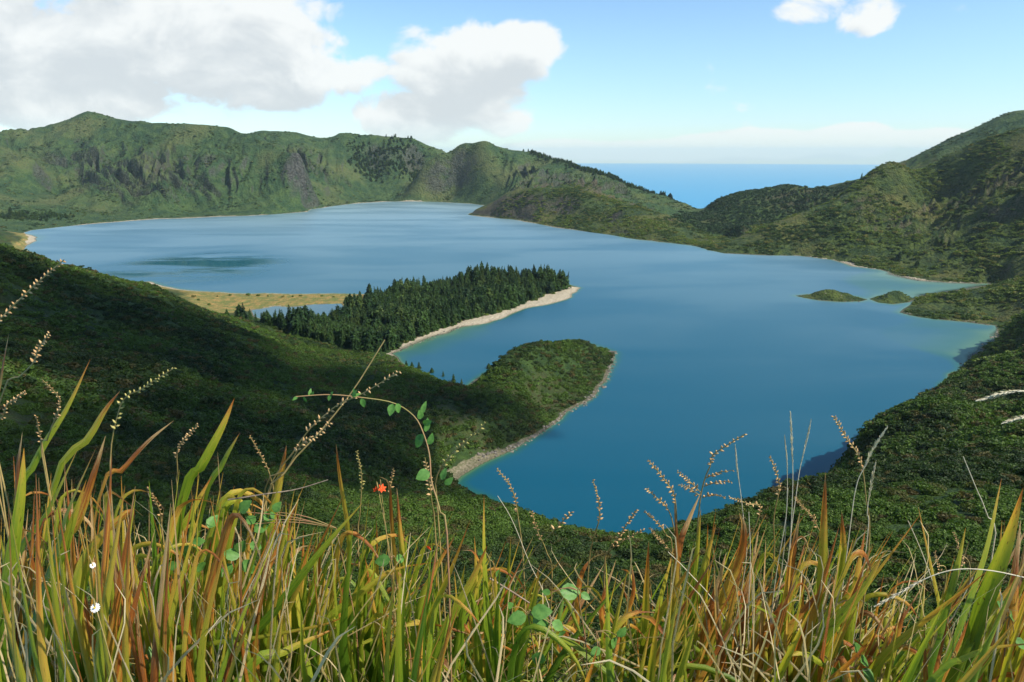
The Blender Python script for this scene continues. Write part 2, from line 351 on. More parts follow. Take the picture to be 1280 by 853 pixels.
def tag(o, label, cat, group=None, kind=None):
    o['label'] = label; o['category'] = cat
    if group: o['group'] = group
    if kind: o['kind'] = kind
    return o
def mesh_from(name, verts, faces, mats, attrs=None, normals=None, smooth=True):
    me = bpy.data.meshes.new(name)
    nf, k = faces.shape
    me.vertices.add(len(verts)); me.vertices.foreach_set('co', np.ascontiguousarray(verts, np.float32).ravel())
    me.loops.add(nf * k); me.loops.foreach_set('vertex_index', np.ascontiguousarray(faces, np.int32).ravel())
    me.polygons.add(nf); me.polygons.foreach_set('loop_start', np.arange(0, nf * k, k, dtype=np.int32))
    me.update(calc_edges=True)
    for m in mats: me.materials.append(m)
    me.polygons.foreach_set('use_smooth', np.full(nf, smooth))
    for an, av in (attrs or {}).items():
        av = np.asarray(av, np.float32)
        if av.ndim == 2:
            a = me.attributes.new(an, 'FLOAT_VECTOR', 'POINT'); a.data.foreach_set('vector', np.ascontiguousarray(av).ravel())
        else:
            a = me.attributes.new(an, 'FLOAT', 'POINT'); a.data.foreach_set('value', av)
    if normals is not None: me.normals_split_custom_set_from_vertices(np.ascontiguousarray(normals, np.float32))
    return me
def obj(name, me, parent=None):
    o = bpy.data.objects.new(name, me); COL.objects.link(o)
    if parent: o.parent = parent
    return o

# sand: on beaches traced in the photograph, else a thin strip by the water
def pw(P): return np.array([lake(u, v)[:2] for u, v in P])
BEACH_A = pw([(735,360),(714,358.5),(700,362),(687,366.5),(656,378.5),(630,387),(610,394),(575,403),(533,417),(510,427),(485,443),(500,446),(640,400),(700,384),(730,368)])
BEACH_B = pw([(546,609),(555,598),(567,588),(595,573),(629,562),(664,545),(680,560),(640,585),(590,612),(560,616)])
BEACH_G = pw([(578,486),(586,477),(594,468),(604,470),(592,482)])
sA = sdist(GX, GY, BEACH_A); sB = sdist(GX, GY, BEACH_B); sG = sdist(GX, GY, BEACH_G)
rf = RR.ravel()
wid = .9 + 2.2 * sstep(rf, 600, 1400) + 3 * sstep(rf, 1500, 2300)
wid = wid * (0.25 + 1.1 * sstep(fbm(GX / 90, GY / 90, 2), -.3, .4))
EXTRA = [(at_, lake(*at_)[:2], rad, ww) for at_, rad, ww in (((200, 274), 150, 13), ((255, 272), 130, 15), ((140, 279), 120, 11), ((310, 270), 70, 7), ((480, 252.5), 170, 22), ((530, 252), 110, 18),
         ((1052, 330), 34, 14), ((1140, 349), 26, 11), ((1065, 334), 30, 8), ((36, 299), 130, 16), ((205, 358), 130, 7), ((330, 367), 150, 5), ((710, 512), 90, 3.2), ((755, 478), 70, 3.2), ((1243, 425), 45, 4), ((700,285),90,6), ((950,319),60,5))]
for _, c_, rad, ww in EXTRA:
    wid = np.maximum(wid, ww * (1 - sstep(np.hypot(GX - c_[0], GY - c_[1]), rad * .5, rad)))
thin_ = (1 - sstep(GL, wid * .7, wid)) * (1 - sstep(SLOPE, .06, .16))
sA = sA + fbm(GX / 22, GY / 22, 3) * 7; sB = sB + fbm(GX / 9, GY / 9, 2) * 3
WET = 1 - sstep(GL + fbm(GX / 14, GY / 14, 2) * 1.5, .6, 3.2)
SAND = np.maximum.reduce([sstep(sA, -3, 3), sstep(sB, -2, 2), sstep(sG, -2, 2), thin_])
PALE = np.maximum.reduce([sstep(sA, -3, 3), sstep(sG, -2, 2), .15 * sstep(sB, -2, 2), sstep(rf, 1500, 1800) * .9])
for c_ in ((1052, 330), (1140, 349), (205, 358), (330, 367), (36, 299)):
    q_ = lake(*c_); PALE = np.maximum(PALE, 1 - sstep(np.hypot(GX - q_[0], GY - q_[1]), 60, 120))
SAND[GL <= 0] = 1.0
FREG_V = region_of(GX, GY)
iS = names.index('sandbar')
FLAT = np.where(FREG_V == iS, 1 - sstep(GZ, 5, 9), 0.0)
ROCK = .75 * sstep(SLOPE, 0.40, 0.55) * sstep(RR.ravel(), 800, 1100)
# the bare basalt cliff on the far wall and the scarps of the headland
ROCK = np.maximum(ROCK, .85 * sstep(SLOPE, .10, .22) * (FREG_V == names.index('headland')))
cl = at(372, 222, 2290); dcl = np.hypot((GX - cl[0]) / 44, (GY - cl[1]) / 90)
ROCK = np.maximum(ROCK, (1 - sstep(dcl + .5 * fbm(GX / 30, GY / 60, 3), .45, .9)) * 0.95)

GZ2 = GZ.reshape(ni, nj)
_az_r = np.radians(az_)
def ground(x, y):
    """terrain height (vectorised, bilinear on the mesh)"""
    x = np.atleast_1d(np.asarray(x, float)); y = np.atleast_1d(np.asarray(y, float))
    fj = np.clip(np.interp(np.arctan2(x, y), _az_r, np.arange(nj)), 0, nj - 1.001); fi = np.clip(np.interp(np.hypot(x, y), rr_, np.arange(ni)), 0, ni - 1.001)
    i = fi.astype(int); j = fj.astype(int); a = fi - i; b = fj - j
    return (GZ2[i, j] * (1 - a) + GZ2[i + 1, j] * a) * (1 - b) + (GZ2[i, j + 1] * (1 - a) + GZ2[i + 1, j + 1] * a) * b
def hit(u, v, r0=60.0, r1=3200.0):
    """first point of the terrain that the photo pixel looks at"""
    d = ray(u, v); h = math.hypot(d[0], d[1]); rs = np.geomspace(r0, r1, 3000) / h
    z = CAM_Z + d[2] * rs; g = ground(d[0] * rs, d[1] * rs)
    k = int(np.argmax(z <= np.maximum(g, 0)))
    t_ = rs[k]; return np.array((d[0] * t_, d[1] * t_, float(ground(d[0] * t_, d[1] * t_)[0])))
# ------------------------------------------------------------------ ground materials
def terrain_material(name, dark, light, dry, rock, patch, bumpd):
    m, t, out = new_mat(name)
    geo = t.n.new('ShaderNodeNewGeometry'); pos = geo.outputs['Position']
    big = t.noise(pos, 1 / patch, 4, .6)
    mid = t.noise(pos, 1 / (patch * .16), 4, .65)
    fine = t.noise(pos, 1 / (patch * .03), 3, .7)
    c = t.mix(t.mr(mid, .38, .64), dark, light)
    c = t.mix(t.m('MULTIPLY', t.mr(big, .47, .68), t.mr(fine, .3, .6)), c, dry)
    c = t.mix(t.mr(fine, .42, .66, 0, .4), c, (dark[0] * .55, dark[1] * .6, dark[2] * .6))
    rk = t.m('MULTIPLY', t.attr('rock'), t.mr(mid, .30, .52))
    c = t.mix(rk, c, t.mix(t.mr(fine, .35, .6), rock, tuple(x * .4 for x in rock)))
    # low meadow of the sandbar
    mead = t.mix(t.mr(mid, .42, .6), (.13, .14, .04), (.29, .19, .065))
    mead = t.mix(t.mr(fine, .45, .62, 0, .6), mead, (.07, .095, .03))
    c = t.mix(t.attr('flat'), c, mead)
    sandc = t.mix(t.mr(fine, .3, .65), (.42, .37, .28), (.30, .26, .19))
    sandc = t.mix(t.attr('pale'), t.mix(t.mr(fine, .35, .6), (.17, .145, .10), (.07, .075, .035)), sandc)
    sandc = t.mix(t.m('MULTIPLY', t.attr('wet'), .6), sandc, (.09, .08, .055))
    c = t.mix(t.mr(t.m('ADD', t.attr('sand'), t.m('MULTIPLY', t.m('SUBTRACT', fine, .5), .7)), .42, .58), c, sandc)
    b = t.n.new('ShaderNodeBump'); b.inputs['Strength'].default_value = 1.0; b.inputs['Distance'].default_value = bumpd
    t.set(b.inputs['Height'], t.m('ADD', t.m('MULTIPLY', mid, 2.0), fine))
    p = t.add('ShaderNodeBsdfPrincipled', {'Base Color': c, 'Roughness': .9, 'Normal': b.outputs[0]})
    p.inputs['Specular IOR Level'].default_value = .15
    t.l.new(p.outputs[0], out.inputs[0]); return m
M_FAR = terrain_material('far_slope', (.026, .058, .024), (.056, .094, .030), (.115, .125, .045), (.085, .085, .08), 220, 9)
M_MID = terrain_material('mid_slope', (.022, .046, .014), (.068, .098, .022), (.14, .130, .038), (.12, .10, .08), 130, 7)
M_NEAR = terrain_material('heath_ground', (.014, .032, .009), (.036, .066, .015), (.055, .055, .02), (.07, .06, .045), 60, 1.2)
LABELS = {
 'caldera_wall': ('long steep green crater wall with a small pointed summit and gullies', M_FAR),
 'inlet_ridge': ('pale green ridge behind the far inlet of the lake', M_FAR),
 'green_hill': ('peaked green hill sloping down towards the sea beyond the lake', M_FAR),
 'headland': ('flat-topped headland with bare brown scarps above the far water', M_MID),
 'seaward_hill': ('low rounded dark wooded hill in front of the sea beyond the gap', M_NEAR),
 'crater_mountain': ('rugged green mountainside with dark gullies above the small bay', M_MID),
 'distant_mountain': ('smooth grey-green mountain shoulder behind the rugged mountainside', M_FAR),
 'bay_point': ('low scrubby point closing the small bay with the islets', M_MID),
 'bluff': ('scrub-covered bluff dropping steeply to the lake', M_NEAR),
 'hillside': ('long dark heath-covered hillside running down to the forested peninsula', M_NEAR),
 'heath_peninsula': ('humped heath-covered peninsula with a rocky shore', M_NEAR),
 'foreground_slope': ('steep bushy slope falling away below the tall grass', M_NEAR),
 'forest_peninsula': ('conifer-covered peninsula with a curved pale beach', M_NEAR),
 'sandbar': ('flat ochre sandbar between the lake and a small lagoon', M_NEAR),
 'islet': ('long low islet in the water off the scrubby point', M_MID),
 'islet.001': ('short shrubby islet nearest the scrubby point', M_MID),
}
ATT = {'sand': SAND, 'flat': FLAT, 'rock': ROCK, 'pale': PALE, 'wet': WET}
STRUCT = {}
for k, n in list(enumerate(names)) + [(-1, 'lake_bed')]:
    f = Q[freg == k]
    if not len(f): continue
    u_, inv = np.unique(f, return_inverse=True)
    lab, mat = LABELS.get(n, ('sandy lake bed under the clear shallow water', M_MID))
    me = mesh_from(n, Pv[u_], inv.reshape(-1, 4), [mat], {a: b[u_] for a, b in ATT.items()}, NRM[u_])
    o = obj(n.split('.')[0], me); STRUCT[n] = o
    tag(o, lab, {'sandbar': 'sandbar', 'islet': 'islet', 'islet.001': 'islet', 'lake_bed': 'lake bed'}.get(n, 'peninsula' if 'peninsula' in n else 'hill'), kind='structure')

# ------------------------------------------------------------------ water
def water_material(name, deep, shallow, rough):
    m, t, out = new_mat(name)
    geo = t.n.new('ShaderNodeNewGeometry'); pos = geo.outputs['Position']
    dep = t.attr('depth')
    sc = t.add('ShaderNodeVectorMath', {0: pos, 1: (1 / 420, 1 / 150, 1)}, operation='MULTIPLY')
    wind = t.noise(sc.outputs[0], 1.0, 4, .55, dist=.6)
    dd = t.m('ADD', dep, t.m('MULTIPLY', t.m('SUBTRACT', wind, .5), 2.2))
    c = t.mix(t.mr(dd, .5, 4.0), shallow, (shallow[0] * .16 + deep[0] * .5, shallow[1] * .42 + deep[1] * .4, shallow[2] * .40 + deep[2] * .4))
    c = t.mix(t.mr(dd, 2.5, 11.0), c, deep)
    n1 = t.noise(pos, .35, 3, .6); n2 = t.noise(pos, .06, 3, .6)
    b = t.n.new('ShaderNodeBump'); b.inputs['Strength'].default_value = .25; b.inputs['Distance'].default_value = .10
    t.set(b.inputs['Height'], t.m('ADD', n1, t.m('MULTIPLY', n2, 2)))
    # a lee patch of smooth water lies off the sandbar
    q_ = lake(240, 334)
    lee = t.add('ShaderNodeVectorMath', {0: t.add('ShaderNodeVectorMath', {0: pos, 1: (q_[0], q_[1], 0)}, operation='SUBTRACT').outputs[0], 1: (1 / 200, 1 / 230, 0)}, operation='MULTIPLY')
    ln = t.add('ShaderNodeVectorMath', {0: lee.outputs[0]}, operation='LENGTH').outputs['Value']
    st_ = t.add('ShaderNodeVectorMath', {0: pos, 1: (1 / 240, 1 / 75, 1)}, operation='MULTIPLY')
    lane = t.noise(st_.outputs[0], 1.0, 3, .55, dist=.5)
    calm = t.m('MULTIPLY', t.mr(ln, .35, 1.0, 1, 0), t.mr(lane, .34, .56))
    rg = t.m('MULTIPLY', t.mr(wind, .36, .62, rough * .9, rough * 1.1), t.m('SUBTRACT', 1, t.m('MULTIPLY', calm, .86)))
    body = t.add('ShaderNodeBsdfDiffuse', {'Color': c, 'Normal': b.outputs[0]})
    gl = t.add('ShaderNodeBsdfGlossy', {'Color': (.80, 1.0, .97, 1), 'Roughness': rg})
    fr = t.n.new('ShaderNodeFresnel'); fr.inputs[0].default_value = 1.333
    ff = t.m('MULTIPLY', t.m('MULTIPLY', t.m('POWER', fr.outputs[0], 1.2), 1.25), t.mr(wind, .35, .65, .90, 1.0))
    p = t.add('ShaderNodeMixShader', {0: ff, 1: body.outputs[0], 2: gl.outputs[0]})
    tr = t.n.new('ShaderNodeBsdfTransparent')
    mx = t.add('ShaderNodeMixShader', {0: t.mr(dep, .0, 1.3, .12, 1.0), 1: tr.outputs[0], 2: p.outputs[0]})
    t.l.new(mx.outputs[0], out.inputs[0]); return m
M_LAKE = water_material('lake_water', (.0006, .060, .108), (.05, .12, .055), .42)
M_POND = water_material('pond_water', (.05, .085, .10), (.12, .14, .11), .12)
M_SEA, t, out = new_mat('sea_water')
geo = t.n.new('ShaderNodeNewGeometry')
sw = t.noise(geo.outputs['Position'], 1 / 1800, 4, .6)
p = t.add('ShaderNodeBsdfPrincipled', {'Base Color': t.mix(sw, (.010, .21, .40), (.014, .24, .44)), 'Roughness': .45})
p.inputs['IOR'].default_value = 1.333
t.l.new(p.outputs[0], out.inputs[0])
insl = sdist(GX, GY, SHW); insp = sdist(GX, GY, PONDW)
for name, ins, mat, lab, z in (('lake', insl, M_LAKE, 'wide blue crater lake with turquoise shallows', 0.0), ('lagoon', insp, M_POND, 'small pale lagoon behind the sandbar', .02)):
    keep = (ins[Q].max(1) > -14 if name == 'lake' else ins[Q].max(1) > -3)
    f = Q[keep]; u_, inv = np.unique(f, return_inverse=True)
    V = Pv[u_].copy(); V[:, 2] = z
    wl = np.clip(-GL[u_], 0, 60)
    # shelf width differs from shore to shore
    shelf = 1.0 + 1.0 * sstep(fbm(V[:, 0] / 300, V[:, 1] / 300, 2), -.4, .4)
    for (u, v, rad, sh) in ((1150, 356, 200, .08), (1190, 425, 140, .14), (560, 425, 110, .22), (150, 290, 260, .25), (500, 260, 300, .35), (800, 305, 200, .4)):
        q_ = lake(u, v); k_ = 1 - sstep(np.hypot(V[:, 0] - q_[0], V[:, 1] - q_[1]), rad * .4, rad); shelf = shelf * (1 - k_) + sh * k_
    d_ = wl * shelf
    if name == 'lagoon': d_ = d_ * 2
    me = mesh_from(name, V, inv.reshape(-1, 4), [mat], {'depth': d_}, np.tile((0, 0, 1.0), (len(V), 1)))
    tag(obj(name, me), lab, 'lake' if name == 'lake' else 'lagoon', kind='structure')
# sea: a disc to the horizon
nseg = 96; ringr = [900, 4000, 12000, 30000, 52000]
SV = [(rad * math.cos(2 * math.pi * i / nseg), rad * math.sin(2 * math.pi * i / nseg), SEA_Z) for rad in ringr for i in range(nseg)]
SF = [(a * nseg + i, a * nseg + (i + 1) % nseg, (a + 1) * nseg + (i + 1) % nseg, (a + 1) * nseg + i) for a in range(len(ringr) - 1) for i in range(nseg)]
tag(obj('sea', mesh_from('sea', np.array(SV), np.array(SF)[:, ::-1], [M_SEA])), 'open blue sea reaching to the horizon beyond the hills', 'sea', kind='structure')

# ------------------------------------------------------------------ air
HAZE = 2.2e-5
m, t, out = new_mat('haze')
pv = t.add('ShaderNodeVolumePrincipled', {'Color': (.70, .92, 1.0, 1), 'Density': HAZE, 'Anisotropy': 0.0})
t.l.new(pv.outputs[0], out.inputs[1])
b_ = 53000; z0, z1 = SEA_Z - 80, 470
hv = np.array([(x, y, z) for z in (z0, z1) for x, y in ((-b_, -b_), (b_, -b_), (b_, b_), (-b_, b_))], float)
hf = np.array([(0, 3, 2, 1), (4, 5, 6, 7), (0, 1, 5, 4), (1, 2, 6, 5), (2, 3, 7, 6), (3, 0, 4, 7)])
tag(obj('haze', mesh_from('haze', hv, hf, [m], smooth=False)), 'thin blue sea air over the lake and hills', 'haze', kind='stuff')
print('ground', round(time.time() - T0, 1))
# ------------------------------------------------------------------ foliage
RNG = np.random.RandomState(11)
def leaf_material(name, c0, c1, c2, patch, trans=.25, rough=.6, tone=True):
    m, t, out = new_mat(name)
    oi = t.n.new('ShaderNodeObjectInfo'); geo = t.n.new('ShaderNodeNewGeometry')
    big = t.noise(geo.outputs['Position'], 1 / patch, 3, .6)
    f = t.m('ADD', t.m('MULTIPLY', t.mr(big, .40, .60), .65), t.m('MULTIPLY', oi.outputs['Random'], .45))
    c = t.mix(t.mr(f, .15, .75, smooth=False), c0, c1)
    r2 = t.m('FRACT', t.m('MULTIPLY', oi.outputs['Random'], 17.31))
    c = t.mix(t.mr(r2, .78, .95), c, c2)
    if tone:
        c = t.mix(1.0, c, t.mix(t.attr('tone'), (.55, .6, .6), (1.35, 1.35, 1.1)), 'MULTIPLY')
    p = t.add('ShaderNodeBsdfPrincipled', {'Base Color': c, 'Roughness': rough})
    p.inputs['Specular IOR Level'].default_value = .25
    tr = t.add('ShaderNodeBsdfTranslucent', {0: t.mix(1.0, c, (1.3, 1.5, .6), 'MULTIPLY')})
    mx = t.add('ShaderNodeMixShader', {0: trans, 1: p.outputs[0], 2: tr.outputs[0]})
    t.l.new(mx.outputs[0], out.inputs[0]); return m
M_HEATH = leaf_material('heath_foliage', (.016, .034, .008), (.058, .105, .014), (.075, .062, .020), 75)
M_SCRUB = leaf_material('scrub_foliage', (.028, .058, .014), (.105, .145, .026), (.15, .140, .038), 110)
M_FARSCRUB = leaf_material('far_foliage', (.022, .050, .020), (.062, .100, .028), (.10, .11, .040), 200)
M_CONIFER = leaf_material('conifer_foliage', (.014, .038, .012), (.036, .074, .018), (.055, .088, .022), 50, .2)
M_WOOD = leaf_material('wood_foliage', (.012, .032, .012), (.024, .054, .018), (.03, .06, .02), 80, .15)
M_BARK, t, out = new_mat('bark')
t.l.new(t.add('ShaderNodeBsdfPrincipled', {'Base Color': t.mix(t.noise(None, 6, 3), (.05, .038, .028), (.11, .09, .07)), 'Roughness': .95}).outputs[0], out.inputs[0])

def quads_at(c, n, size, rng, aspect=1.6):
    """leaf quads (bent diamonds): centre c, facing n, given size"""
    k = len(c); a = rng.normal(size=(k, 3)); t1 = np.cross(n, a); t1 /= np.linalg.norm(t1, axis=1, keepdims=True) + 1e-9
    t2 = np.cross(n, t1); s = size[:, None]
    v = np.stack([c - t1 * s * aspect * .5, c + t2 * s * .5 + n * s * .08, c + t1 * s * aspect * .5 - n * s * .1, c - t2 * s * .5 + n * s * .08], 1)
    return v.reshape(-1, 3), np.arange(4 * k).reshape(k, 4)
def bush_mesh(name, mat, nleaf, leaf, seed, lobes=8, flat=.75):
    rng = np.random.RandomState(seed)
    la = rng.rand(lobes) * 2 * np.pi; lr = np.sqrt(rng.rand(lobes)) * .6
    lc = np.stack([lr * np.cos(la), lr * np.sin(la), (.15 + .5 * rng.rand(lobes) * (1.1 - lr)) * flat], 1); ls = .28 + .24 * rng.rand(lobes)
    w_ = ls ** 2; pick = rng.choice(lobes, nleaf, p=w_ / w_.sum())
    d = rng.normal(size=(nleaf, 3)); d[:, 2] = np.abs(d[:, 2]) * 1.1 - .35; d /= np.linalg.norm(d, axis=1, keepdims=True)
    rad = ls[pick] * (.72 + .36 * rng.rand(nleaf))
    c = lc[pick] + d * rad[:, None]; c[:, 2] = np.maximum(c[:, 2] * flat, -.1)
    n = d + rng.normal(size=(nleaf, 3)) * .55; n /= np.linalg.norm(n, axis=1, keepdims=True)
    v, f = quads_at(c, n, leaf * (.6 + .8 * rng.rand(nleaf)), rng)
    tone = np.repeat(rng.rand(nleaf), 4)
    return mesh_from(name, v, f, [mat], {'tone': tone}, smooth=False)
def conifer_mesh(name, seed, whorls=20, per=8, slim=.21, rnd=.75):
    """crown of unit height: whorls of drooping sprays"""
    rng = np.random.RandomState(seed); C = []; N = []; S = []
    V = []; F = []; T = []
    for i in range(whorls):
        t_ = (i + .5) / whorls; z = .10 + .90 * t_
        L = slim * (1 - t_) ** rnd * (.7 + .6 * rng.rand()) + .012
        k = max(4, int(per * (1 - t_ * .5)))
        for j in range(k):
            a = 2 * math.pi * (j + rng.rand() * .8) / k; l = L * (.7 + .55 * rng.rand())
            dx, dy = math.cos(a), math.sin(a); droop = .30 + .35 * rng.rand()
            zz = z + (rng.rand() - .5) * .05
            wdt = l * (.42 + .2 * rng.rand())
            for s_ in range(2):     # two crossing sprays per branch
                px, py = -dy * wdt, dx * wdt; up = .05 if s_ == 0 else -.02
                tw = (rng.rand() - .5) * .06
                b = len(V)
                V += [(0.0, 0.0, zz + .02), (dx * l * .55 + px * .5, dy * l * .55 + py * .5, zz - droop * l * .35 + tw), (dx * l, dy * l, zz - droop * l + up), (dx * l * .55 - px * .5, dy * l * .55 - py * .5, zz - droop * l * .35 - tw)]
                F.append((b, b + 1, b + 2, b + 3)); T += [rng.rand()] * 4
    # tip
    b = len(V); V += [(-.012, 0, .93), (0, .012, .93), (.012, 0, .93), (0, 0, 1.03)]; F.append((b, b + 1, b + 2, b + 3)); T += [.5] * 4
    return mesh_from(name, np.array(V), np.array(F), [M_CONIFER], {'tone': np.array(T)}, smooth=False)
def trunk_mesh(name, h, r0, seed, mat=None):
    V = []; F = []; rings = 5; seg = 7; rng = np.random.RandomState(seed)
    for i in range(rings):
        t_ = i / (rings - 1); r_ = r0 * (1 - t_) ** .8 + r0 * .08
        ox, oy = (rng.rand(2) - .5) * r0 * .6
        V += [(ox + r_ * math.cos(2 * math.pi * j / seg), oy + r_ * math.sin(2 * math.pi * j / seg), t_ * h - .03) for j in range(seg)]
    for i in range(rings - 1):
        F += [(i * seg + j, i * seg + (j + 1) % seg, (i + 1) * seg + (j + 1) % seg, (i + 1) * seg + j) for j in range(seg)]
    return mesh_from(name, np.array(V), np.array(F), [mat or M_BARK])

# geometry-node scatter: vertices of a mesh carry one bush each
def scatter_group(protos):
    ng = bpy.data.node_groups.new('scatter', 'GeometryNodeTree')
    ng.interface.new_socket('Geometry', in_out='INPUT', socket_type='NodeSocketGeometry'); ng.interface.new_socket('Geometry', in_out='OUTPUT', socket_type='NodeSocketGeometry')
    n, l = ng.nodes, ng.links
    gi = n.new('NodeGroupInput'); go = n.new('NodeGroupOutput'); join = n.new('GeometryNodeJoinGeometry')
    def named(nm, typ):
        a = n.new('GeometryNodeInputNamedAttribute'); a.data_type = typ; a.inputs[0].default_value = nm; return a.outputs[0]
    for k, po in enumerate(protos):
        oi = n.new('GeometryNodeObjectInfo'); oi.inputs['Object'].default_value = po; oi.inputs['As Instance'].default_value = True
        ip = n.new('GeometryNodeInstanceOnPoints')
        cmp_ = n.new('FunctionNodeCompare'); cmp_.data_type = 'FLOAT'; cmp_.operation = 'EQUAL'
        l.new(named('pick', 'FLOAT'), cmp_.inputs[0]); cmp_.inputs[1].default_value = float(k); cmp_.inputs['Epsilon'].default_value = .1
        l.new(gi.outputs[0], ip.inputs['Points']); l.new(cmp_.outputs[0], ip.inputs['Selection']); l.new(oi.outputs['Geometry'], ip.inputs['Instance'])
        l.new(named('rot', 'FLOAT_VECTOR'), ip.inputs['Rotation']); l.new(named('scl', 'FLOAT_VECTOR'), ip.inputs['Scale'])
        l.new(ip.outputs[0], join.inputs[0])
    l.new(join.outputs[0], go.inputs[0]); return ng
def proto(me):
    return bpy.data.objects.new(me.name, me)          # never linked: a source for scattering only
def scatter(name, label, cat, P, scl, protos, group_cache={}):
    k = len(P); me = bpy.data.meshes.new(name); me.vertices.add(k); me.vertices.foreach_set('co', P.astype(np.float32).ravel())
    rot = np.stack([(RNG.rand(k) - .5) * .35, (RNG.rand(k) - .5) * .35, RNG.rand(k) * 6.283], 1)
    for an, av in (('rot', rot), ('scl', scl)):
        a = me.attributes.new(an, 'FLOAT_VECTOR', 'POINT'); a.data.foreach_set('vector', av.astype(np.float32).ravel())
    a = me.attributes.new('pick', 'FLOAT', 'POINT'); a.data.foreach_set('value', RNG.randint(0, len(protos), k).astype(np.float32))
    o = obj(name, me); md = o.modifiers.new('scatter', 'NODES')
    key = tuple(p.name for p in protos)
    if key not in group_cache: group_cache[key] = scatter_group(protos)
    md.node_group = group_cache[key]
    tag(o, label, cat, kind='stuff'); return o

B_NEAR = [proto(bush_mesh('bush', M_HEATH, 620, .115, 20 + i, 10)) for i in range(4)]
B_MID = [proto(bush_mesh('shrub', M_HEATH, 170, .20, 30 + i, 8)) for i in range(4)]
B_SCRUB = [proto(bush_mesh('scrub', M_SCRUB, 110, .25, 40 + i, 7)) for i in range(4)]
B_WOOD = [proto(bush_mesh('wood', M_WOOD, 70, .30, 55 + i, 6)) for i in range(3)]
B_FAR = [proto(bush_mesh('far_scrub', M_FARSCRUB, 60, .34, 50 + i, 6)) for i in range(3)]
CON = [conifer_mesh('crown', 60 + i, whorls=18 + 2 * i, per=8 + i, slim=(.18, .22, .26, .30)[i], rnd=(.8, .7, .58, .45)[i]) for i in range(4)]
TRK = trunk_mesh('trunk', .95, .018, 3)
def combined_conifer(me, k):
    # crown and trunk in one mesh, for the mass of trees past the first three hundred
    va = np.empty(len(me.vertices) * 3, np.float32); me.vertices.foreach_get('co', va); return me
CON_P = [proto(m) for m in CON]

farea = np.linalg.norm(np.cross(Pv[Q[:, 2]] - Pv[Q[:, 0]], Pv[Q[:, 3]] - Pv[Q[:, 1]]), axis=1) * .5
frad = np.hypot(fc[:, 0], fc[:, 1]); faz = np.abs(np.degrees(np.arctan2(fc[:, 0], fc[:, 1])))
fsand = SAND[Q].max(1); fflat = FLAT[Q].max(1); frock = ROCK[Q].mean(1)
def sample(weight, count):
    p = farea * weight; p = p / p.sum(); f = RNG.choice(len(Q), count, p=p)
    a, b = RNG.rand(2, count); c = Pv[Q[f]]
    return (c[:, 0] * ((1 - a) * (1 - b))[:, None] + c[:, 1] * (a * (1 - b))[:, None] + c[:, 2] * (a * b)[:, None] + c[:, 3] * ((1 - a) * b)[:, None]), f
dry_ok = (fl > 2) * (fsand < .3) * (faz < 46)
noise_f = fbm(fc[:, 0] / 70, fc[:, 1] / 70, 3)
def R_(*ns): return np.isin(freg, [names.index(n) for n in ns])
def scales(k, lo, hi, zf=(.6, 1.0)):
    s = lo + (hi - lo) * RNG.rand(k) ** 1.7; return np.stack([s, s * (.85 + .3 * RNG.rand(k)), s * (zf[0] + (zf[1] - zf[0]) * RNG.rand(k))], 1)
FOREST = pw([(325,412),(380,426),(430,438),(480,442),(508,428),(533,418),(575,404),(610,395),(656,380),(687,368),(712,360.5),(690,356),(640,354),(580,360),(520,364),(470,372),(445,386),(430,400),(395,412),(340,409)])
fforest = sdist(fc[:, 0], fc[:, 1], FOREST)
P, f = sample(dry_ok * (frad > 24) * (frad < 240) * (1 / np.maximum(frad, 24)), 15000)
s_ = scales(len(P), .6, 2.4) * (.75 + .6 * sstep(np.hypot(P[:, 0], P[:, 1]), 40, 160))[:, None]
scatter('heath_bushes', 'dense dark green bushes on the steep slope below the tall grass', 'bushes', P, s_, B_NEAR)
P, f = sample(dry_ok * (frad > 200) * (frad < 760) * R_('hillside', 'heath_peninsula', 'bluff', 'foreground_slope') * (fforest < -4) * (.45 + sstep(noise_f, -.35, .1)) * (1 / np.maximum(frad, 24)), 56000)
scatter('heath_shrubs', 'dark heath shrubs covering the hillside and the humped peninsula', 'shrubs', P, scales(len(P), 1.1, 4.4, (.5, 1.0)), B_MID)
P, f = sample(dry_ok * R_('crater_mountain', 'bay_point', 'islet', 'islet.001', 'bluff', 'headland', 'forest_peninsula') * (frad > 560) * (frad < 2000) * (fforest < 5) * (.06 + sstep(noise_f, -.25, .3)) * (1 - .6 * frock), 24000)
s_ = scales(len(P), 2.2, 7.0, (.5, 1.0)) * np.where(freg[f] == names.index('islet'), .36, 1.0)[:, None] * np.where(freg[f] == names.index('islet.001'), .42, 1.0)[:, None]
scatter('scrub', 'green scrub covering the rugged mountainside, headland and islets', 'shrubs', P, s_, B_SCRUB)
P, f = sample(dry_ok * R_('seaward_hill') * (frad > 1300) * (frad < 2150), 5200)
scatter('hilltop_wood', 'dark woodland covering the low rounded hill in front of the sea', 'wood', P, scales(len(P), 3.5, 7.0, (.7, 1.3)), B_WOOD)
P, f = sample(dry_ok * R_('caldera_wall', 'inlet_ridge', 'green_hill', 'distant_mountain') * (frad < 3150) * sstep(noise_f, -.05, .35) * (1 - .5 * frock), 9000)
scatter('far_scrub', 'scattered green shrubs on the far crater wall', 'shrubs', P, scales(len(P), 2.5, 7.5, (.4, .9)), B_FAR)

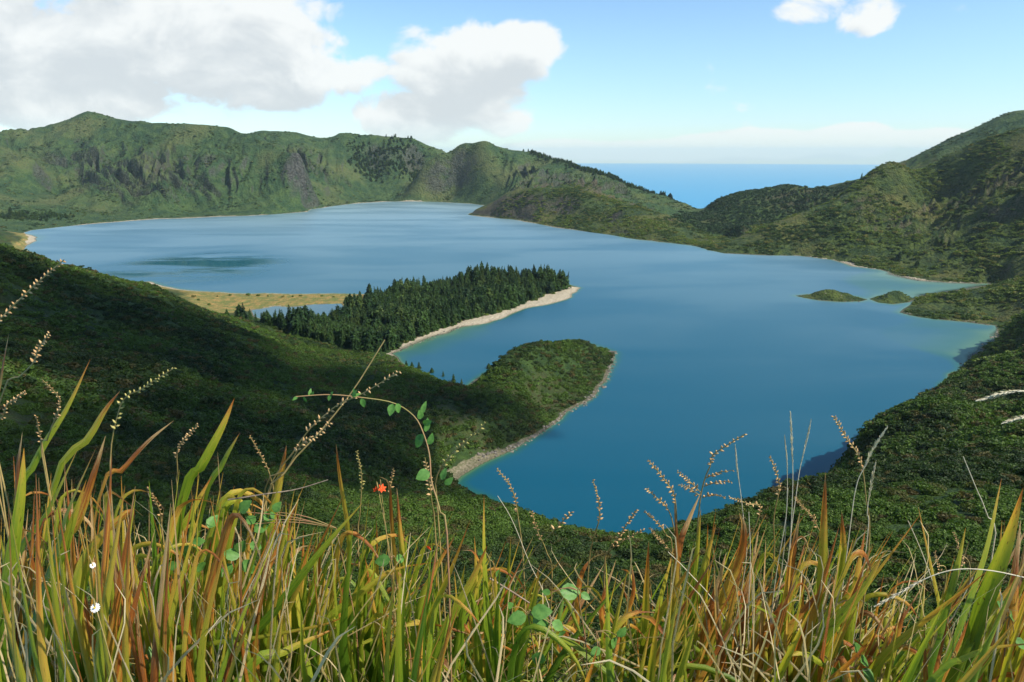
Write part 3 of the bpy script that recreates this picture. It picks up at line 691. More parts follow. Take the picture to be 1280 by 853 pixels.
# belts of wood on the far hills (too far to tell the trees apart)
def belt(name, label, poly, count, lo, hi):
    pts = np.array(poly, float); out = []
    while len(out) < count:
        k = RNG.randint(len(pts) - 1); t_ = RNG.rand(); u, v, Y = pts[k] * (1 - t_) + pts[k + 1] * t_
        q = at(u, v, Y); out.append((q[0] + RNG.normal() * 14, q[1] + RNG.normal() * 30))
    out = np.array(out); z = ground(out[:, 0], out[:, 1])
    s = lo + (hi - lo) * RNG.rand(count)
    scatter(name, label, 'wood', np.column_stack([out, z - .5]), np.stack([s * 1.6, s * 1.6, s], 1), CON_P)
belt('hill_wood', 'dark belt of trees along the seaward crest of the peaked green hill', [(664,193,2840),(690,201,2760),(715,208,2650),(745,217,2500),(770,226,2380),(797,238,2230),(836,248,2090)], 420, 9, 17)
belt('valley_wood', 'dark belt of trees across the valley behind the far inlet', [(440,213,2930),(470,212,2940),(500,209,2980),(528,207,2960)], 320, 10, 16)
belt('shore_wood', 'dark low wood along the flat shore below the crater wall', [(-60,268,1750),(0,272,1760),(40,276,1800),(80,271,1880)], 260, 7, 12)

# ------------------------------------------------------------------ conifers: three hundred single trees, the rest as one wood
def conifer(p, h, label, group, k=None):
    e = bpy.data.objects.new('conifer_tree', None); COL.objects.link(e); e.location = p
    e.rotation_euler = ((RNG.rand() - .5) * .07, (RNG.rand() - .5) * .07, RNG.rand() * 6.28)
    tag(e, label, 'tree', group)
    wd = (.85 + .45 * RNG.rand())
    k = RNG.randint(4) if k is None else k
    if label.startswith('#'): e['label'] = label[1:].replace('dark green', ('slim dark green', 'narrow dark green', 'broad dark green', 'round-topped green')[k])
    c = obj('crown', CON[k], e); c.scale = (h * wd, h * wd, h)
    tr = obj('trunk', TRK, e); tr.scale = (h, h, h)
    return e
cand = []
bx0, by0 = FOREST.min(0); bx1, by1 = FOREST.max(0)
gx, gy = np.meshgrid(np.arange(bx0, bx1, 4.9), np.arange(by0, by1, 4.9)); gx = gx.ravel() + (RNG.rand(gx.size) - .5) * 4.6; gy = gy.ravel() + (RNG.rand(gx.size) - .5) * 4.6
ok = (sdist(gx, gy, FOREST) > 0); gx, gy = gx[ok], gy[ok]
ok = (sdist(gx, gy, SHW) < -4) & (sdist(gx, gy, PONDW) < -3); gx, gy = gx[ok], gy[ok]
ok = fbm(gx / 40, gy / 40, 2) > -.42; gx, gy = gx[ok], gy[ok]
gh = (9 + 14 * RNG.rand(len(gx)) ** 1.3) * (.8 + .5 * sstep(fbm(gx / 60 + 5, gy / 60, 2), -.3, .4)); gz = ground(gx, gy)
# spur towards the left foot of the hillside and scattered trees around the bay
extra = []
for (u, v, h) in ((300,399,17),(306,400,20),(313,401,14),(284,396,8),(320,403,12),(328,405,13),(336,407,15),(345,408,14),(355,410,15),(362,411,12),(372,412,14),(385,413,13),(396,415,15),(410,416,16),
                  (418,420,14),(515,459,6),(524,461,8),(540,466,7),(554,471,8),(567,477,10),(508,457,5),(577,480,6),(450,372,9),(443,373,7),(611,461,6),(705,640,4)):
    q = hit(u, v); extra.append((q[0], q[1], q[2] - .3, h))
kb = RNG.rand(len(gx)) < .55
bx_, by_ = gx[kb] + RNG.normal(size=kb.sum()) * 3, gy[kb] + RNG.normal(size=kb.sum()) * 3; okb = sdist(bx_, by_, SHW) < -6; bx_, by_ = bx_[okb], by_[okb]
sb_ = 2.2 + 2.6 * RNG.rand(len(bx_)) ** 2
scatter('woodland_scrub', 'rounded green bushes at the foot of the conifers on the peninsula', 'bushes', np.column_stack([bx_, by_, ground(bx_, by_)]), np.stack([sb_, sb_, sb_ * (1 + .5 * RNG.rand(len(bx_)))], 1), B_SCRUB)
# the forest edge and the crest show their trees singly: nearest first, then the crest
order = np.argsort(np.hypot(gx, gy) - 0.9 * gz)
ind = set(order[:270 - 0].tolist())
G1 = 'conifers on the forested peninsula'
for (x, y, z, h) in extra: conifer((x, y, z), h, ('pointed dark conifer on the lagoon shore, taller than its neighbours' if h > 16 else 'dark conifer in the row beside the lagoon' if x < -150 else 'small dark conifer on the near bank of the sheltered bay'), 'conifers scattered along the bay and lagoon')
fd = sdist(gx, gy, FOREST); shd = -sdist(gx, gy, SHW); pdd = -sdist(gx, gy, PONDW)
for i in ind:
    size = 'tall' if gh[i] > 17.5 else 'short' if gh[i] < 12.5 else 'middling'
    where = ('beside the small lagoon' if pdd[i] < 38 else 'at the edge of the curved pale beach' if shd[i] < 32 and gx[i] > -170 else 'at the foot of the heath hillside' if gx[i] < -150 else 'on the crest of the wooded peninsula' if gz[i] > 14 else 'inside the wood on the peninsula')
    conifer((gx[i], gy[i], gz[i] - .3), gh[i], '#' + size + ' dark green conifer ' + where, G1)
rest = np.array([i for i in range(len(gx)) if i not in ind])
if len(rest):
    scatter('conifer_wood', 'dense dark conifer wood covering the peninsula with the curved beach', 'wood', np.column_stack([gx[rest], gy[rest], gz[rest] - .3]), np.stack([gh[rest] * 1.05, gh[rest] * 1.05, gh[rest]], 1), CON_P)
print('conifers', len(gx), 'time', round(time.time() - T0, 1))
for (u, v, h, lab) in ((1077,221,17,'lone conifer standing on the crest above the small bay'),(1177,306,22,'tall dark conifer in the gully of the rugged mountainside'),(1170,308,17,'tall dark conifer in the gully of the rugged mountainside'),(1186,309,18,'tall dark conifer in the gully of the rugged mountainside'),
                       (1123,326,15,'dark conifer near the shore of the small bay'),(1146,334,12,'dark conifer near the shore of the small bay')):
    q = hit(u, v, 700) if v > 230 else np.array((*at(u, v, 1490)[:2], 0)); q[2] = float(ground(q[0], q[1])[0])
    conifer(q - np.array((0, 0, .4)), h, lab, 'conifers on the mountainside')

# ------------------------------------------------------------------ shrubs on the sandbar
SHR = [bush_mesh('foliage', M_SCRUB, 260, .2, 80 + i, 8, .95) for i in range(3)]
STM = trunk_mesh('stem', .6, .06, 4)
for k, (u, v, s) in enumerate(((311,371.5,3.4),(323,372,2.6),(354,373,2.4),(366,372.5,2.0),(376,372,2.2),(402,372,2.4),(288,372,2.6),(243,377,3),(249,380,2.4),(335,372,1.6),(417,373,1.8),(262,384,2.6),(272,374,1.6))):
    q = lake(u, v); q[2] = float(ground(q[0], q[1])[0])
    e = bpy.data.objects.new('shrub', None); COL.objects.link(e); e.location = q; e.rotation_euler.z = RNG.rand() * 6
    tag(e, ('largest' if s > 3.2 else 'low' if s < 2.1 else 'round') + ' green shrub on the sandbar ' + ('by the foot of the heath hillside' if u < 275 else 'on its lagoon side' if v > 372.3 else 'on its lake side'), 'shrub', 'shrubs on the sandbar')
    c = obj('foliage', SHR[k % 3], e); c.scale = (s, s, s * 1.1); st = obj('stem', STM, e); st.scale = (s, s, s)

# ------------------------------------------------------------------ stones along the peninsula
M_STONE, t, out = new_mat('stone')
oi = t.n.new('ShaderNodeObjectInfo')
t.l.new(t.add('ShaderNodeBsdfPrincipled', {'Base Color': t.mix(oi.outputs['Random'], (.06, .055, .045), (.19, .17, .14)), 'Roughness': .9}).outputs[0], out.inputs[0])
def rock_mesh(name, seed, sub=2):
    import bmesh
    bm = bmesh.new(); bmesh.ops.create_icosphere(bm, subdivisions=sub, radius=1.0); rng = np.random.RandomState(seed)
    pl = rng.normal(size=(9, 3)); pl /= np.linalg.norm(pl, axis=1, keepdims=True); dd = .55 + .3 * rng.rand(9)
    for v in bm.verts:
        for n_, d_ in zip(pl, dd):
            q = v.co.x * n_[0] + v.co.y * n_[1] + v.co.z * n_[2]
            if q > d_: v.co -= Vector(n_) * (q - d_)
    me = bpy.data.meshes.new(name); bm.to_mesh(me); bm.free(); me.materials.append(M_STONE); return me
ROCKS = [proto(rock_mesh('rock', 90 + i)) for i in range(3)]
rp = []
L0 = pw([(640,563),(664,548),(691,531),(707,516),(734,502),(757,477),(766,452),(767,441)])
for i in range(len(L0) - 1):
    n = int(np.linalg.norm(L0[i + 1] - L0[i]) / .55)
    for t_ in RNG.rand(n): rp.append(L0[i] * (1 - t_) + L0[i + 1] * t_ + RNG.normal(size=2) * 1.5)
for (u0, v0, u1, v1, n) in ((489,442,579,408,120), (1125,391,1244,407,60), (994,370,1075,377,30), (1247,412,1204,457,60), (595,573,640,563,60)):
    a, b = lake(u0, v0)[:2], lake(u1, v1)[:2]
    for t_ in RNG.rand(n): rp.append(a * (1 - t_) + b * t_ + RNG.normal(size=2) * 2)
rp = np.array(rp); s = .3 + 1.1 * RNG.rand(len(rp)) ** 3
scatter('shore_stones', 'broken grey stones strewn along the waterline of the peninsula', 'stones', np.column_stack([rp, np.maximum(ground(rp[:, 0], rp[:, 1]), -.1)]), np.stack([s, s * 1.3, s * .7], 1), ROCKS)
q = lake(766, 440.5)
o = obj('rock', rock_mesh('flat_rock', 99, 3)); o.location = (q[0] - 1, q[1], .2); o.scale = (8, 2.2, 1.1); o.rotation_euler = (0, .05, .1)
tag(o, 'long flat grey rock jutting into the lake off the peninsula tip', 'rock')
print('veg', round(time.time() - T0, 1))
# ------------------------------------------------------------------ cumulus overhead (out of the frame): placed so that its shade lies on the hillside
M_CLOUD, t, out = new_mat('cloud')
df = t.add('ShaderNodeBsdfDiffuse', {0: (.92, .93, .95, 1)}); tl = t.add('ShaderNodeBsdfTranslucent', {0: (.92, .93, .95, 1)}); tr = t.n.new('ShaderNodeBsdfTransparent')
mx = t.add('ShaderNodeMixShader', {0: .5, 1: df.outputs[0], 2: tl.outputs[0]})
lw = t.n.new('ShaderNodeLayerWeight'); lw.inputs[0].default_value = .5     # thin at the rim
t.l.new(t.add('ShaderNodeMixShader', {0: t.mr(lw.outputs[1], .15, .95, .62, 1.0), 1: mx.outputs[0], 2: tr.outputs[0]}).outputs[0], out.inputs[0])
def cloud(shade, label, alt, seed):
    """cumulus whose shadow covers the listed (x, y, radius) patches of ground"""
    import bmesh
    bm = bmesh.new(); rng = np.random.RandomState(seed)
    cs = []
    for (x, y, z_, r_) in shade:
        k = (alt - z_) / math.tan(SUN_EL); ox, oy = math.sin(SUN_AZ) * k, math.cos(SUN_AZ) * k
        for i in range(9):
            a = rng.rand() * 6.28; d = math.sqrt(rng.rand()) * r_ * .8; s = r_ * (.28 + .3 * rng.rand())
            cs.append((x + ox + d * math.cos(a), y + oy + d * math.sin(a), alt + rng.rand() * r_ * .25, s))
    for (x, y, z, s) in cs:
        g = bmesh.ops.create_icosphere(bm, subdivisions=3, radius=1.0)
        for v in g['verts']:
            n = 1 + .28 * math.sin(v.co.x * 4 + x) * math.sin(v.co.y * 5 + y) + .14 * math.sin(v.co.z * 9 + x * 3) * math.sin(v.co.x * 11 + y)
            v.co = Vector((x, y, z)) + Vector((v.co.x * s, v.co.y * s, max(v.co.z, -.35) * s * .6)) * n
    me = bpy.data.meshes.new('cloud'); bm.to_mesh(me); bm.free(); me.materials.append(M_CLOUD)
    me.polygons.foreach_set('use_smooth', np.full(len(me.polygons), True))
    tag(obj('cloud', me), label, 'cloud', kind='structure')
def gpt(u, v, Y): p_ = at(u, v, Y); return p_[0], p_[1], p_[2]
cloud([(*gpt(60, 400, 330), 140), (*gpt(230, 430, 420), 115), (*gpt(400, 500, 400), 105), (*gpt(590, 505, 435), 62), (*gpt(300, 560, 190), 90), (*gpt(500, 580, 270), 85), (*gpt(60, 560, 120), 55)], 'white cumulus cloud high over the dark heath hillside', 800, 6)
# ------------------------------------------------------------------ foreground plants
FR = np.random.RandomState(23)
def blade_material(name, stops, gloss=.38, trans=.42):
    m, t, out = new_mat(name)
    oi = t.n.new('ShaderNodeObjectInfo'); tt = t.attr('t'); ac = t.attr('across'); dry = t.attr('dry')
    v = t.add('ShaderNodeCombineXYZ', {0: t.m('MULTIPLY', ac, 7.0), 1: t.m('MULTIPLY', tt, 2.2), 2: t.m('MULTIPLY', oi.outputs['Random'], 60)})
    n = t.noise(v.outputs[0], 1.0, 4, .6)
    v2 = t.add('ShaderNodeCombineXYZ', {0: t.m('MULTIPLY', ac, 2.0), 1: t.m('MULTIPLY', tt, 14), 2: t.m('MULTIPLY', oi.outputs['Random'], 31)})
    n2 = t.noise(v2.outputs[0], 1.0, 3, .6)
    q = t.m('ADD', t.m('ADD', t.m('MULTIPLY', t.m('POWER', tt, 2.2), .70), dry), t.m('ADD', t.m('MULTIPLY', t.m('SUBTRACT', n, .5), .55), t.m('MULTIPLY', t.m('SUBTRACT', n2, .5), .35)))
    cr = t.n.new('ShaderNodeValToRGB'); e = cr.color_ramp.elements
    while len(e) < len(stops): e.new(.5)
    for i, (p_, c) in enumerate(stops): e[i].position = p_; e[i].color = (*c, 1)
    t.set(cr.inputs[0], q); c = cr.outputs[0]
    stripe = t.n.new('ShaderNodeTexWave'); stripe.inputs['Scale'].default_value = 1.6; stripe.inputs['Distortion'].default_value = 1.5
    t.set(stripe.inputs['Vector'], t.add('ShaderNodeCombineXYZ', {0: t.m('MULTIPLY', ac, 2.2), 1: t.m('MULTIPLY', tt, .3)}))
    c = t.mix(1.0, c, t.mix(stripe.outputs[1], (.74, .76, .7), (1.08, 1.06, 1.05)), 'MULTIPLY')
    # small dark blemishes
    sp = t.noise(t.add('ShaderNodeCombineXYZ', {0: t.m('MULTIPLY', ac, 3), 1: t.m('MULTIPLY', tt, 26), 2: t.m('MULTIPLY', oi.outputs['Random'], 90)}), 1.3, 2, .5)
    c = t.mix(t.mr(sp, .64, .72, 0, .75), c, (.07, .03, .015))
    b = t.n.new('ShaderNodeBump'); b.inputs['Strength'].default_value = .35; b.inputs['Distance'].default_value = .001; t.set(b.inputs['Height'], stripe.outputs[1])
    p = t.add('ShaderNodeBsdfPrincipled', {'Base Color': c, 'Roughness': gloss, 'Normal': b.outputs[0]}); p.inputs['Specular IOR Level'].default_value = .35
    tl = t.add('ShaderNodeBsdfTranslucent', {0: t.mix(1.0, c, (1.25, 1.2, .6), 'MULTIPLY')})
    t.l.new(t.add('ShaderNodeMixShader', {0: trans, 1: p.outputs[0], 2: tl.outputs[0]}).outputs[0], out.inputs[0]); return m
M_BLADE = blade_material('sword_leaf', [(.0, (.095, .185, .014)), (.22, (.22, .30, .024)), (.42, (.40, .38, .042)), (.58, (.56, .34, .060)), (.72, (.44, .15, .032)), (.86, (.22, .075, .025)), (1.0, (.52, .34, .17))])
M_STRAW = blade_material('straw', [(.0, (.26, .24, .07)), (.3, (.40, .31, .13)), (.6, (.52, .40, .21)), (1.0, (.55, .45, .29))], .6, .3)
def plain(name, c0, c1, scale=40, rough=.6, trans=0.0):
    m, t, out = new_mat(name); oi = t.n.new('ShaderNodeObjectInfo'); tc_ = t.n.new('ShaderNodeTexCoord')
    n = t.noise(tc_.outputs['Object'], scale, 3, .6)
    c = t.mix(t.m('ADD', t.m('MULTIPLY', t.mr(n, .3, .7), .7), t.m('MULTIPLY', oi.outputs['Random'], .3)), c0, c1)
    p = t.add('ShaderNodeBsdfPrincipled', {'Base Color': c, 'Roughness': rough}); p.inputs['Specular IOR Level'].default_value = .3
    if trans:
        tl = t.add('ShaderNodeBsdfTranslucent', {0: t.mix(1.0, c, (1.2, 1.3, .6), 'MULTIPLY')})
        t.l.new(t.add('ShaderNodeMixShader', {0: trans, 1: p.outputs[0], 2: tl.outputs[0]}).outputs[0], out.inputs[0])
    else: t.l.new(p.outputs[0], out.inputs[0])
    return m
M_STEM = plain('stalk', (.20, .17, .05), (.36, .25, .10)); M_POD = plain('seed_pod', (.34, .17, .06), (.52, .36, .17), 120)
M_GPOD = plain('green_pod', (.22, .22, .05), (.42, .34, .12), 120)
M_PALE = plain('pale_straw', (.48, .42, .30), (.66, .60, .47), 200, .7, .2); M_VINE = plain('vine_stem', (.16, .17, .04), (.30, .13, .08), 8)
M_TWIG = plain('twig', (.14, .10, .07), (.30, .24, .18), 60, .8)
M_BRAM = plain('bramble_leaf', (.055, .15, .028), (.12, .26, .055), 90, .5, .28)
M_PETAL = plain('orange_petal', (.80, .13, .015), (.75, .05, .01), 80, .5, .3); M_WHITE = plain('white_petal', (.58, .58, .55), (.66, .66, .64), 50, .6); M_YEL = plain('flower_centre', (.60, .38, .02), (.7, .45, .03))

def V3(a): return np.asarray(a, float)
def spline(pts, n):
    """Catmull-Rom through the points, n samples"""
    P = [V3(p) for p in pts]
    if len(P) == 2: P = [P[0], (P[0] + P[1]) / 2, P[1]]
    P = [2 * P[0] - P[1]] + P + [2 * P[-1] - P[-2]]; out = []
    m = len(P) - 3
    for k in range(n):
        s = k / (n - 1) * m; i = min(int(s), m - 1); t_ = s - i; a, b, c, d = P[i:i + 4]
        out.append(.5 * (2 * b + (c - a) * t_ + (2 * a - 5 * b + 4 * c - d) * t_ ** 2 + (3 * b - a - 3 * c + d) * t_ ** 3))
    return np.array(out)
def ribbon(pts, width, dry, face=None, n=12, fold=.25, twist=0.0, mat=None, name='leaf', prof=None):
    """sword-shaped leaf: folded along its midrib, broad below the middle, tapering to a point"""
    C = spline(pts, n); T = np.gradient(C, axis=0); T /= np.linalg.norm(T, axis=1, keepdims=True)
    f = V3(face) if face is not None else V3((FR.normal() * .55, -1, FR.normal() * .3))
    Vt = []; At = []; Ac = []
    for i in range(n):
        t_ = i / (n - 1); w_ = width * ((.55 + .45 * min(t_ / .35, 1)) * (1 - max(0, (t_ - .42) / .58) ** 1.7) if prof is None else prof(t_)) + .0006
        side = np.cross(T[i], f); side /= np.linalg.norm(side) + 1e-9; nn = np.cross(side, T[i])
        a = twist * t_; side, nn = side * math.cos(a) + nn * math.sin(a), nn * math.cos(a) - side * math.sin(a)
        Vt += [C[i] - side * w_ * .5, C[i] - side * w_ * .25 + nn * w_ * fold * .45, C[i] + nn * w_ * fold, C[i] + side * w_ * .25 + nn * w_ * fold * .45, C[i] + side * w_ * .5]
        At += [t_] * 5; Ac += [-1, -.5, 0, .5, 1]
    F = np.array([(i * 5 + j, i * 5 + j + 1, (i + 1) * 5 + j + 1, (i + 1) * 5 + j) for i in range(n - 1) for j in range(4)])
    return np.array(Vt), F, {'t': np.array(At), 'across': np.array(Ac), 'dry': np.full(len(At), dry)}
def tube(pts, r0, r1, n=14, seg=5):
    C = spline(pts, n); T = np.gradient(C, axis=0); T /= np.linalg.norm(T, axis=1, keepdims=True); Vt = []
    for i in range(n):
        a = np.cross(T[i], (0.3, -1, .2)); a /= np.linalg.norm(a); b = np.cross(T[i], a); r_ = r0 + (r1 - r0) * i / (n - 1)
        Vt += [C[i] + (a * math.cos(2 * math.pi * j / seg) + b * math.sin(2 * math.pi * j / seg)) * r_ for j in range(seg)]
    F = [(i * seg + j, i * seg + (j + 1) % seg, (i + 1) * seg + (j + 1) % seg, (i + 1) * seg + j) for i in range(n - 1) for j in range(seg)]
    return np.array(Vt), np.array(F)
class Mesh:
    def __init__(s): s.v = []; s.f = []; s.n = 0; s.a = {}
    def add(s, v, f, at_=None):
        s.v.append(v); s.f.append(np.asarray(f) + s.n); s.n += len(v)
        for k, q in (at_ or {}).items(): s.a.setdefault(k, []).append(q)
    def build(s, name, mat, parent, smooth=True):
        o = Vector(parent.location) if parent else Vector((0, 0, 0))
        me = mesh_from(name, np.concatenate(s.v) - np.array(o), np.concatenate(s.f), [mat], {k: np.concatenate(q) for k, q in s.a.items()}, smooth=smooth)
        return obj(name, me, parent)
def empty(name, loc, label, cat, group=None):
    e = bpy.data.objects.new(name, None); COL.objects.link(e); e.location = loc; tag(e, label, cat, group); return e
def gnd(x, y): return float(ground(x, y)[0])
def rooted(p, nxt=None):
    """continue a plant from its lowest seen point down to the soil"""
    if nxt is not None:
        d = p - nxt; d = d / (np.linalg.norm(d) + 1e-9); k = (p[2] - gnd(p[0], p[1]) + .02) / max(-d[2], .35)
        o = d * k * .55; h_ = math.hypot(o[0], o[1])
        if h_ > .3: o *= .3 / h_
        x, y = p[0] + o[0], max(.75, p[1] + o[1]); return np.array((x, y, gnd(x, y) - .02))
    return np.array((p[0] + FR.normal() * .02, p[1] + FR.normal() * .03, gnd(p[0], p[1]) - .02))

# --- leaves traced one by one: (width in mm, dryness, distance, [pixel path from foot to tip])
HERO = [
 [(22,.10,1.75,[(20,660),(44,578),(84,510),(113,449)]), (26,.42,1.7,[(-12,600),(2,477),(11,418)]), (20,.30,1.8,[(60,640),(113,545),(132,512),(150,489)]), (15,.62,1.8,[(120,640),(155,586),(185,552),(217,526)]), (24,.0,1.6,[(10,740),(60,640),(98,560)]), (20,.52,1.65,[(30,700),(22,600),(28,540)])],
 [(30,.02,1.45,[(0,820),(12,720),(26,620),(30,560)]), (30,.05,1.4,[(40,800),(72,690),(85,640),(120,560)]), (28,.28,1.35,[(92,850),(98,740),(112,690),(160,640),(168,648)]), (26,.02,1.4,[(60,760),(82,680),(108,600)]), (20,.5,1.5,[(60,730),(96,655),(118,590),(132,545)])],
 [(26,.12,1.7,[(225,640),(253,581),(278,533),(293,498)]), (20,.10,1.75,[(250,650),(278,581),(290,558),(300,541)]), (26,.26,1.6,[(330,700),(339,649),(352,590),(358,557)]), (18,.55,1.6,[(272,740),(277,650),(272,565)]), (20,.15,1.7,[(200,720),(240,640),(265,595)])],
 [(24,-.08,1.35,[(285,845),(350,755),(400,690),(453,629)]), (24,.18,1.3,[(180,842),(250,808),(320,797),(400,782),(433,770)]), (22,.10,1.3,[(300,850),(355,815),(420,785)]), (22,.02,1.4,[(290,800),(310,720),(335,645),(352,600)]), (18,.0,1.45,[(350,800),(372,720),(398,655)])],
 [(22,.16,1.5,[(330,850),(375,800),(445,746),(492,713),(544,703)]), (16,.30,1.7,[(430,760),(437,684),(425,598),(420,555)]), (18,.55,1.7,[(498,740),(492,680),(489,640),(486,604),(474,596)]), (20,.12,1.55,[(410,820),(440,760),(470,712)]), (16,.36,1.65,[(505,720),(500,660),(496,610)])],
 [(26,.22,1.5,[(515,845),(535,780),(565,710),(589,647)]), (26,.14,1.45,[(535,840),(560,780),(590,725),(609,682)]), (18,.22,1.5,[(520,780),(540,720),(568,672)]), (22,.08,1.5,[(611,850),(608,760),(605,680),(605,619)]), (22,.05,1.5,[(618,850),(622,780),(617,700)]), (18,.2,1.5,[(585,770),(592,800),(600,850),(585,740)][::-1])],
 [(24,.06,1.4,[(645,853),(655,800),(668,748),(674,714)]), (18,.42,1.6,[(776,840),(780,780),(792,740),(788,697)]), (22,.28,1.65,[(806,800),(808,740),(811,676)]), (16,.60,1.7,[(720,800),(724,730),(738,700),(760,690)]), (18,.5,1.6,[(760,820),(752,760),(770,700)])],
 [(20,.38,1.65,[(838,840),(842,760),(846,690),(843,625)]), (18,.70,1.7,[(842,740),(850,680),(862,648),(876,616)]), (22,.0,1.6,[(842,840),(858,760),(870,700),(876,637)]), (28,.06,1.6,[(845,850),(862,780),(880,710),(895,655)]), (22,.55,1.6,[(900,760),(925,700),(930,660),(924,641)]), (20,.12,1.5,[(905,852),(912,790),(918,740)]), (24,.66,1.6,[(880,800),(895,740),(908,690)])],
 [(24,.30,1.55,[(1024,800),(1028,715),(1030,650),(1032,590)]), (20,.30,1.6,[(1050,720),(1054,680),(1052,640)]), (30,.05,1.35,[(1000,853),(1035,790),(1078,738),(1106,688)]), (24,.45,1.4,[(955,853),(985,790),(1015,752),(1043,727)]), (20,.5,1.5,[(980,780),(990,700),(1000,640)]), (24,.22,1.5,[(1060,800),(1070,730),(1082,660)])],
 [(40,.02,1.25,[(1165,870),(1200,780),(1232,690),(1252,598)]), (34,.14,1.3,[(1215,800),(1240,730),(1262,670),(1279,610)]), (22,-.05,1.3,[(1160,850),(1178,780),(1195,715),(1207,660)]), (24,.14,1.15,[(1160,856),(1200,825),(1240,810),(1295,804)]), (22,.35,1.4,[(1110,840),(1120,800),(1133,754)]), (26,.0,1.3,[(1140,853),(1165,780),(1192,720)]), (30,.08,1.3,[(1190,853),(1230,780),(1272,720)]), (26,.55,1.4,[(1262,800),(1268,720),(1276,650)])],
]
HL = ['rust-tipped sword leaves and tan split tips below the tallest seed stalk', 'broad green sword leaves with one brown leaf folded over', 'upright green blades with orange tips beside the red-brown dead leaf', 'long dark green blade crossing a bent yellow one', 'sword leaves around one long yellow-green arching blade by the orange flower',
      'stiff green sword leaves with orange-red tips over the dark slope', 'sparse brown-tipped sword leaves among bramble', 'tall crowded green and rust blades under the branched seed stalk', 'tan-topped sword leaves around pale feathery grass stems', 'broadest glossy green sword leaves with a long red tip']
for leaves, lab in zip(HERO, HL):
    a = at(*leaves[0][3][0], leaves[0][2]); e = empty('montbretia_clump', (a[0], a[1], gnd(a[0], a[1])), 'clump of ' + lab, 'plant', 'clumps of sword-leaved plants')
    for (wd, dry, Y, path) in leaves:
        dy = FR.normal() * .05
        pts = [at(u, v, Y + dy * k / len(path)) for k, (u, v) in enumerate(path)]
        m = Mesh(); m.add(*ribbon([rooted(pts[0], pts[1])] + pts, wd / 1000, dry - .04, n=16, fold=.18 + .15 * FR.rand(), twist=FR.normal() * .5)); m.build('leaf', M_BLADE, e)

MARKS = ((90, 'by the tallest seed stalk'), (180, 'around the white daisies'), (330, 'around the bright green bramble spray'), (450, 'under the arching vine'), (560, 'below the orange flower'), (700, 'around the woody bramble stem'), (800, 'around the low bramble leaves'),
         (900, 'below the branched seed stalk'), (1010, 'around the pale feathery grass'), (1110, 'below the oat-like grass head'), (1190, 'under the arching furry grass'), (9999, 'beside the broadest glossy leaves'))
def near_what(u): return next(n_ for lim, n_ in MARKS if u < lim)
# --- the rest of the bank: clumps of fanned leaves
TOPU = [-200, 0, 150, 300, 400, 480, 560, 640, 690, 740, 790, 830, 880, 1000, 1080, 1140, 1180, 1230, 1280, 1480]
TOPV = [510, 525, 555, 575, 600, 625, 655, 665, 735, 720, 690, 660, 625, 618, 640, 690, 700, 640, 610, 590]
def clump(u, Y, n, dry, lenf):
    x = (u - 640) / FPX * Y * 1.13; y = Y; z = gnd(x, y)
    tall = []
    e = empty('montbretia_clump', (x, y, z), '', 'plant')
    lean = .06 + .14 * FR.rand()
    for i in range(n):
        uu = u + FR.normal() * 45 + 25; vv = np.interp(u, TOPU, TOPV) + 5 + 150 * FR.rand() ** 1.2 + (1 - lenf) * 90
        yy = Y + FR.normal() * .12
        tip = at(uu, vv, yy); b = np.array((x + FR.normal() * .04, y + FR.normal() * .04, z - .02))
        L = np.linalg.norm(tip - b)
        if L > 1.05: tip = b + (tip - b) * 1.05 / L; L = 1.05
        side = np.array((-lean * L * (.3 + .5 * FR.rand()), FR.normal() * .04, .12 * L))
        mid = (b + tip) / 2 + side * .55
        pts = [b, b * .7 + mid * .3 + np.array((0, 0, .03)), mid, tip]
        d_ = dry - .03 + FR.normal() * .15
        if FR.rand() < .06:      # folded over, withered
            fx, fz = .05 + .10 * FR.rand(), .04 + .12 * FR.rand(); fy = FR.normal() * .03; pts[-1] = mid * .25 + tip * .75; pts += [tip * .93 + mid * .07 + np.array((fx * .25, fy * .4, 0)), tip + np.array((fx * .7, fy, -fz * .45)), tip + np.array((fx, fy, -fz * 1.1))]; d_ += .2
        m = Mesh(); m.add(*ribbon(pts, (.011 + .021 * FR.rand()) * (.7 if len(pts) > 4 else 1), d_, n=18, fold=.15 + .2 * FR.rand(), twist=FR.normal() * .7)); m.build('leaf', M_BLADE, e)
        tall.append(d_)
    dm = float(np.mean(tall))
    hue = 'fresh green' if dm < .06 else 'green and yellow' if dm < .2 else 'yellow and orange' if dm < .36 else 'withered rust-brown'
    e['label'] = ('dense' if n > 6 else 'small') + ' clump of ' + hue + ' sword leaves ' + near_what(u); e['group'] = hue + ' clumps of sword leaves'
for k in range(150):
    u = -140 + 1560 * ((k * .61803) % 1.0)
    if 640 < u < 770 and FR.rand() < .5: continue
    Y = 1.15 + 1.35 * FR.rand()
    left = u < 330; dry = (.10 if left else .0 if u < 780 else .10) + FR.normal() * .16
    clump(u, Y, FR.randint(6, 12), dry, .6 + .4 * FR.rand())

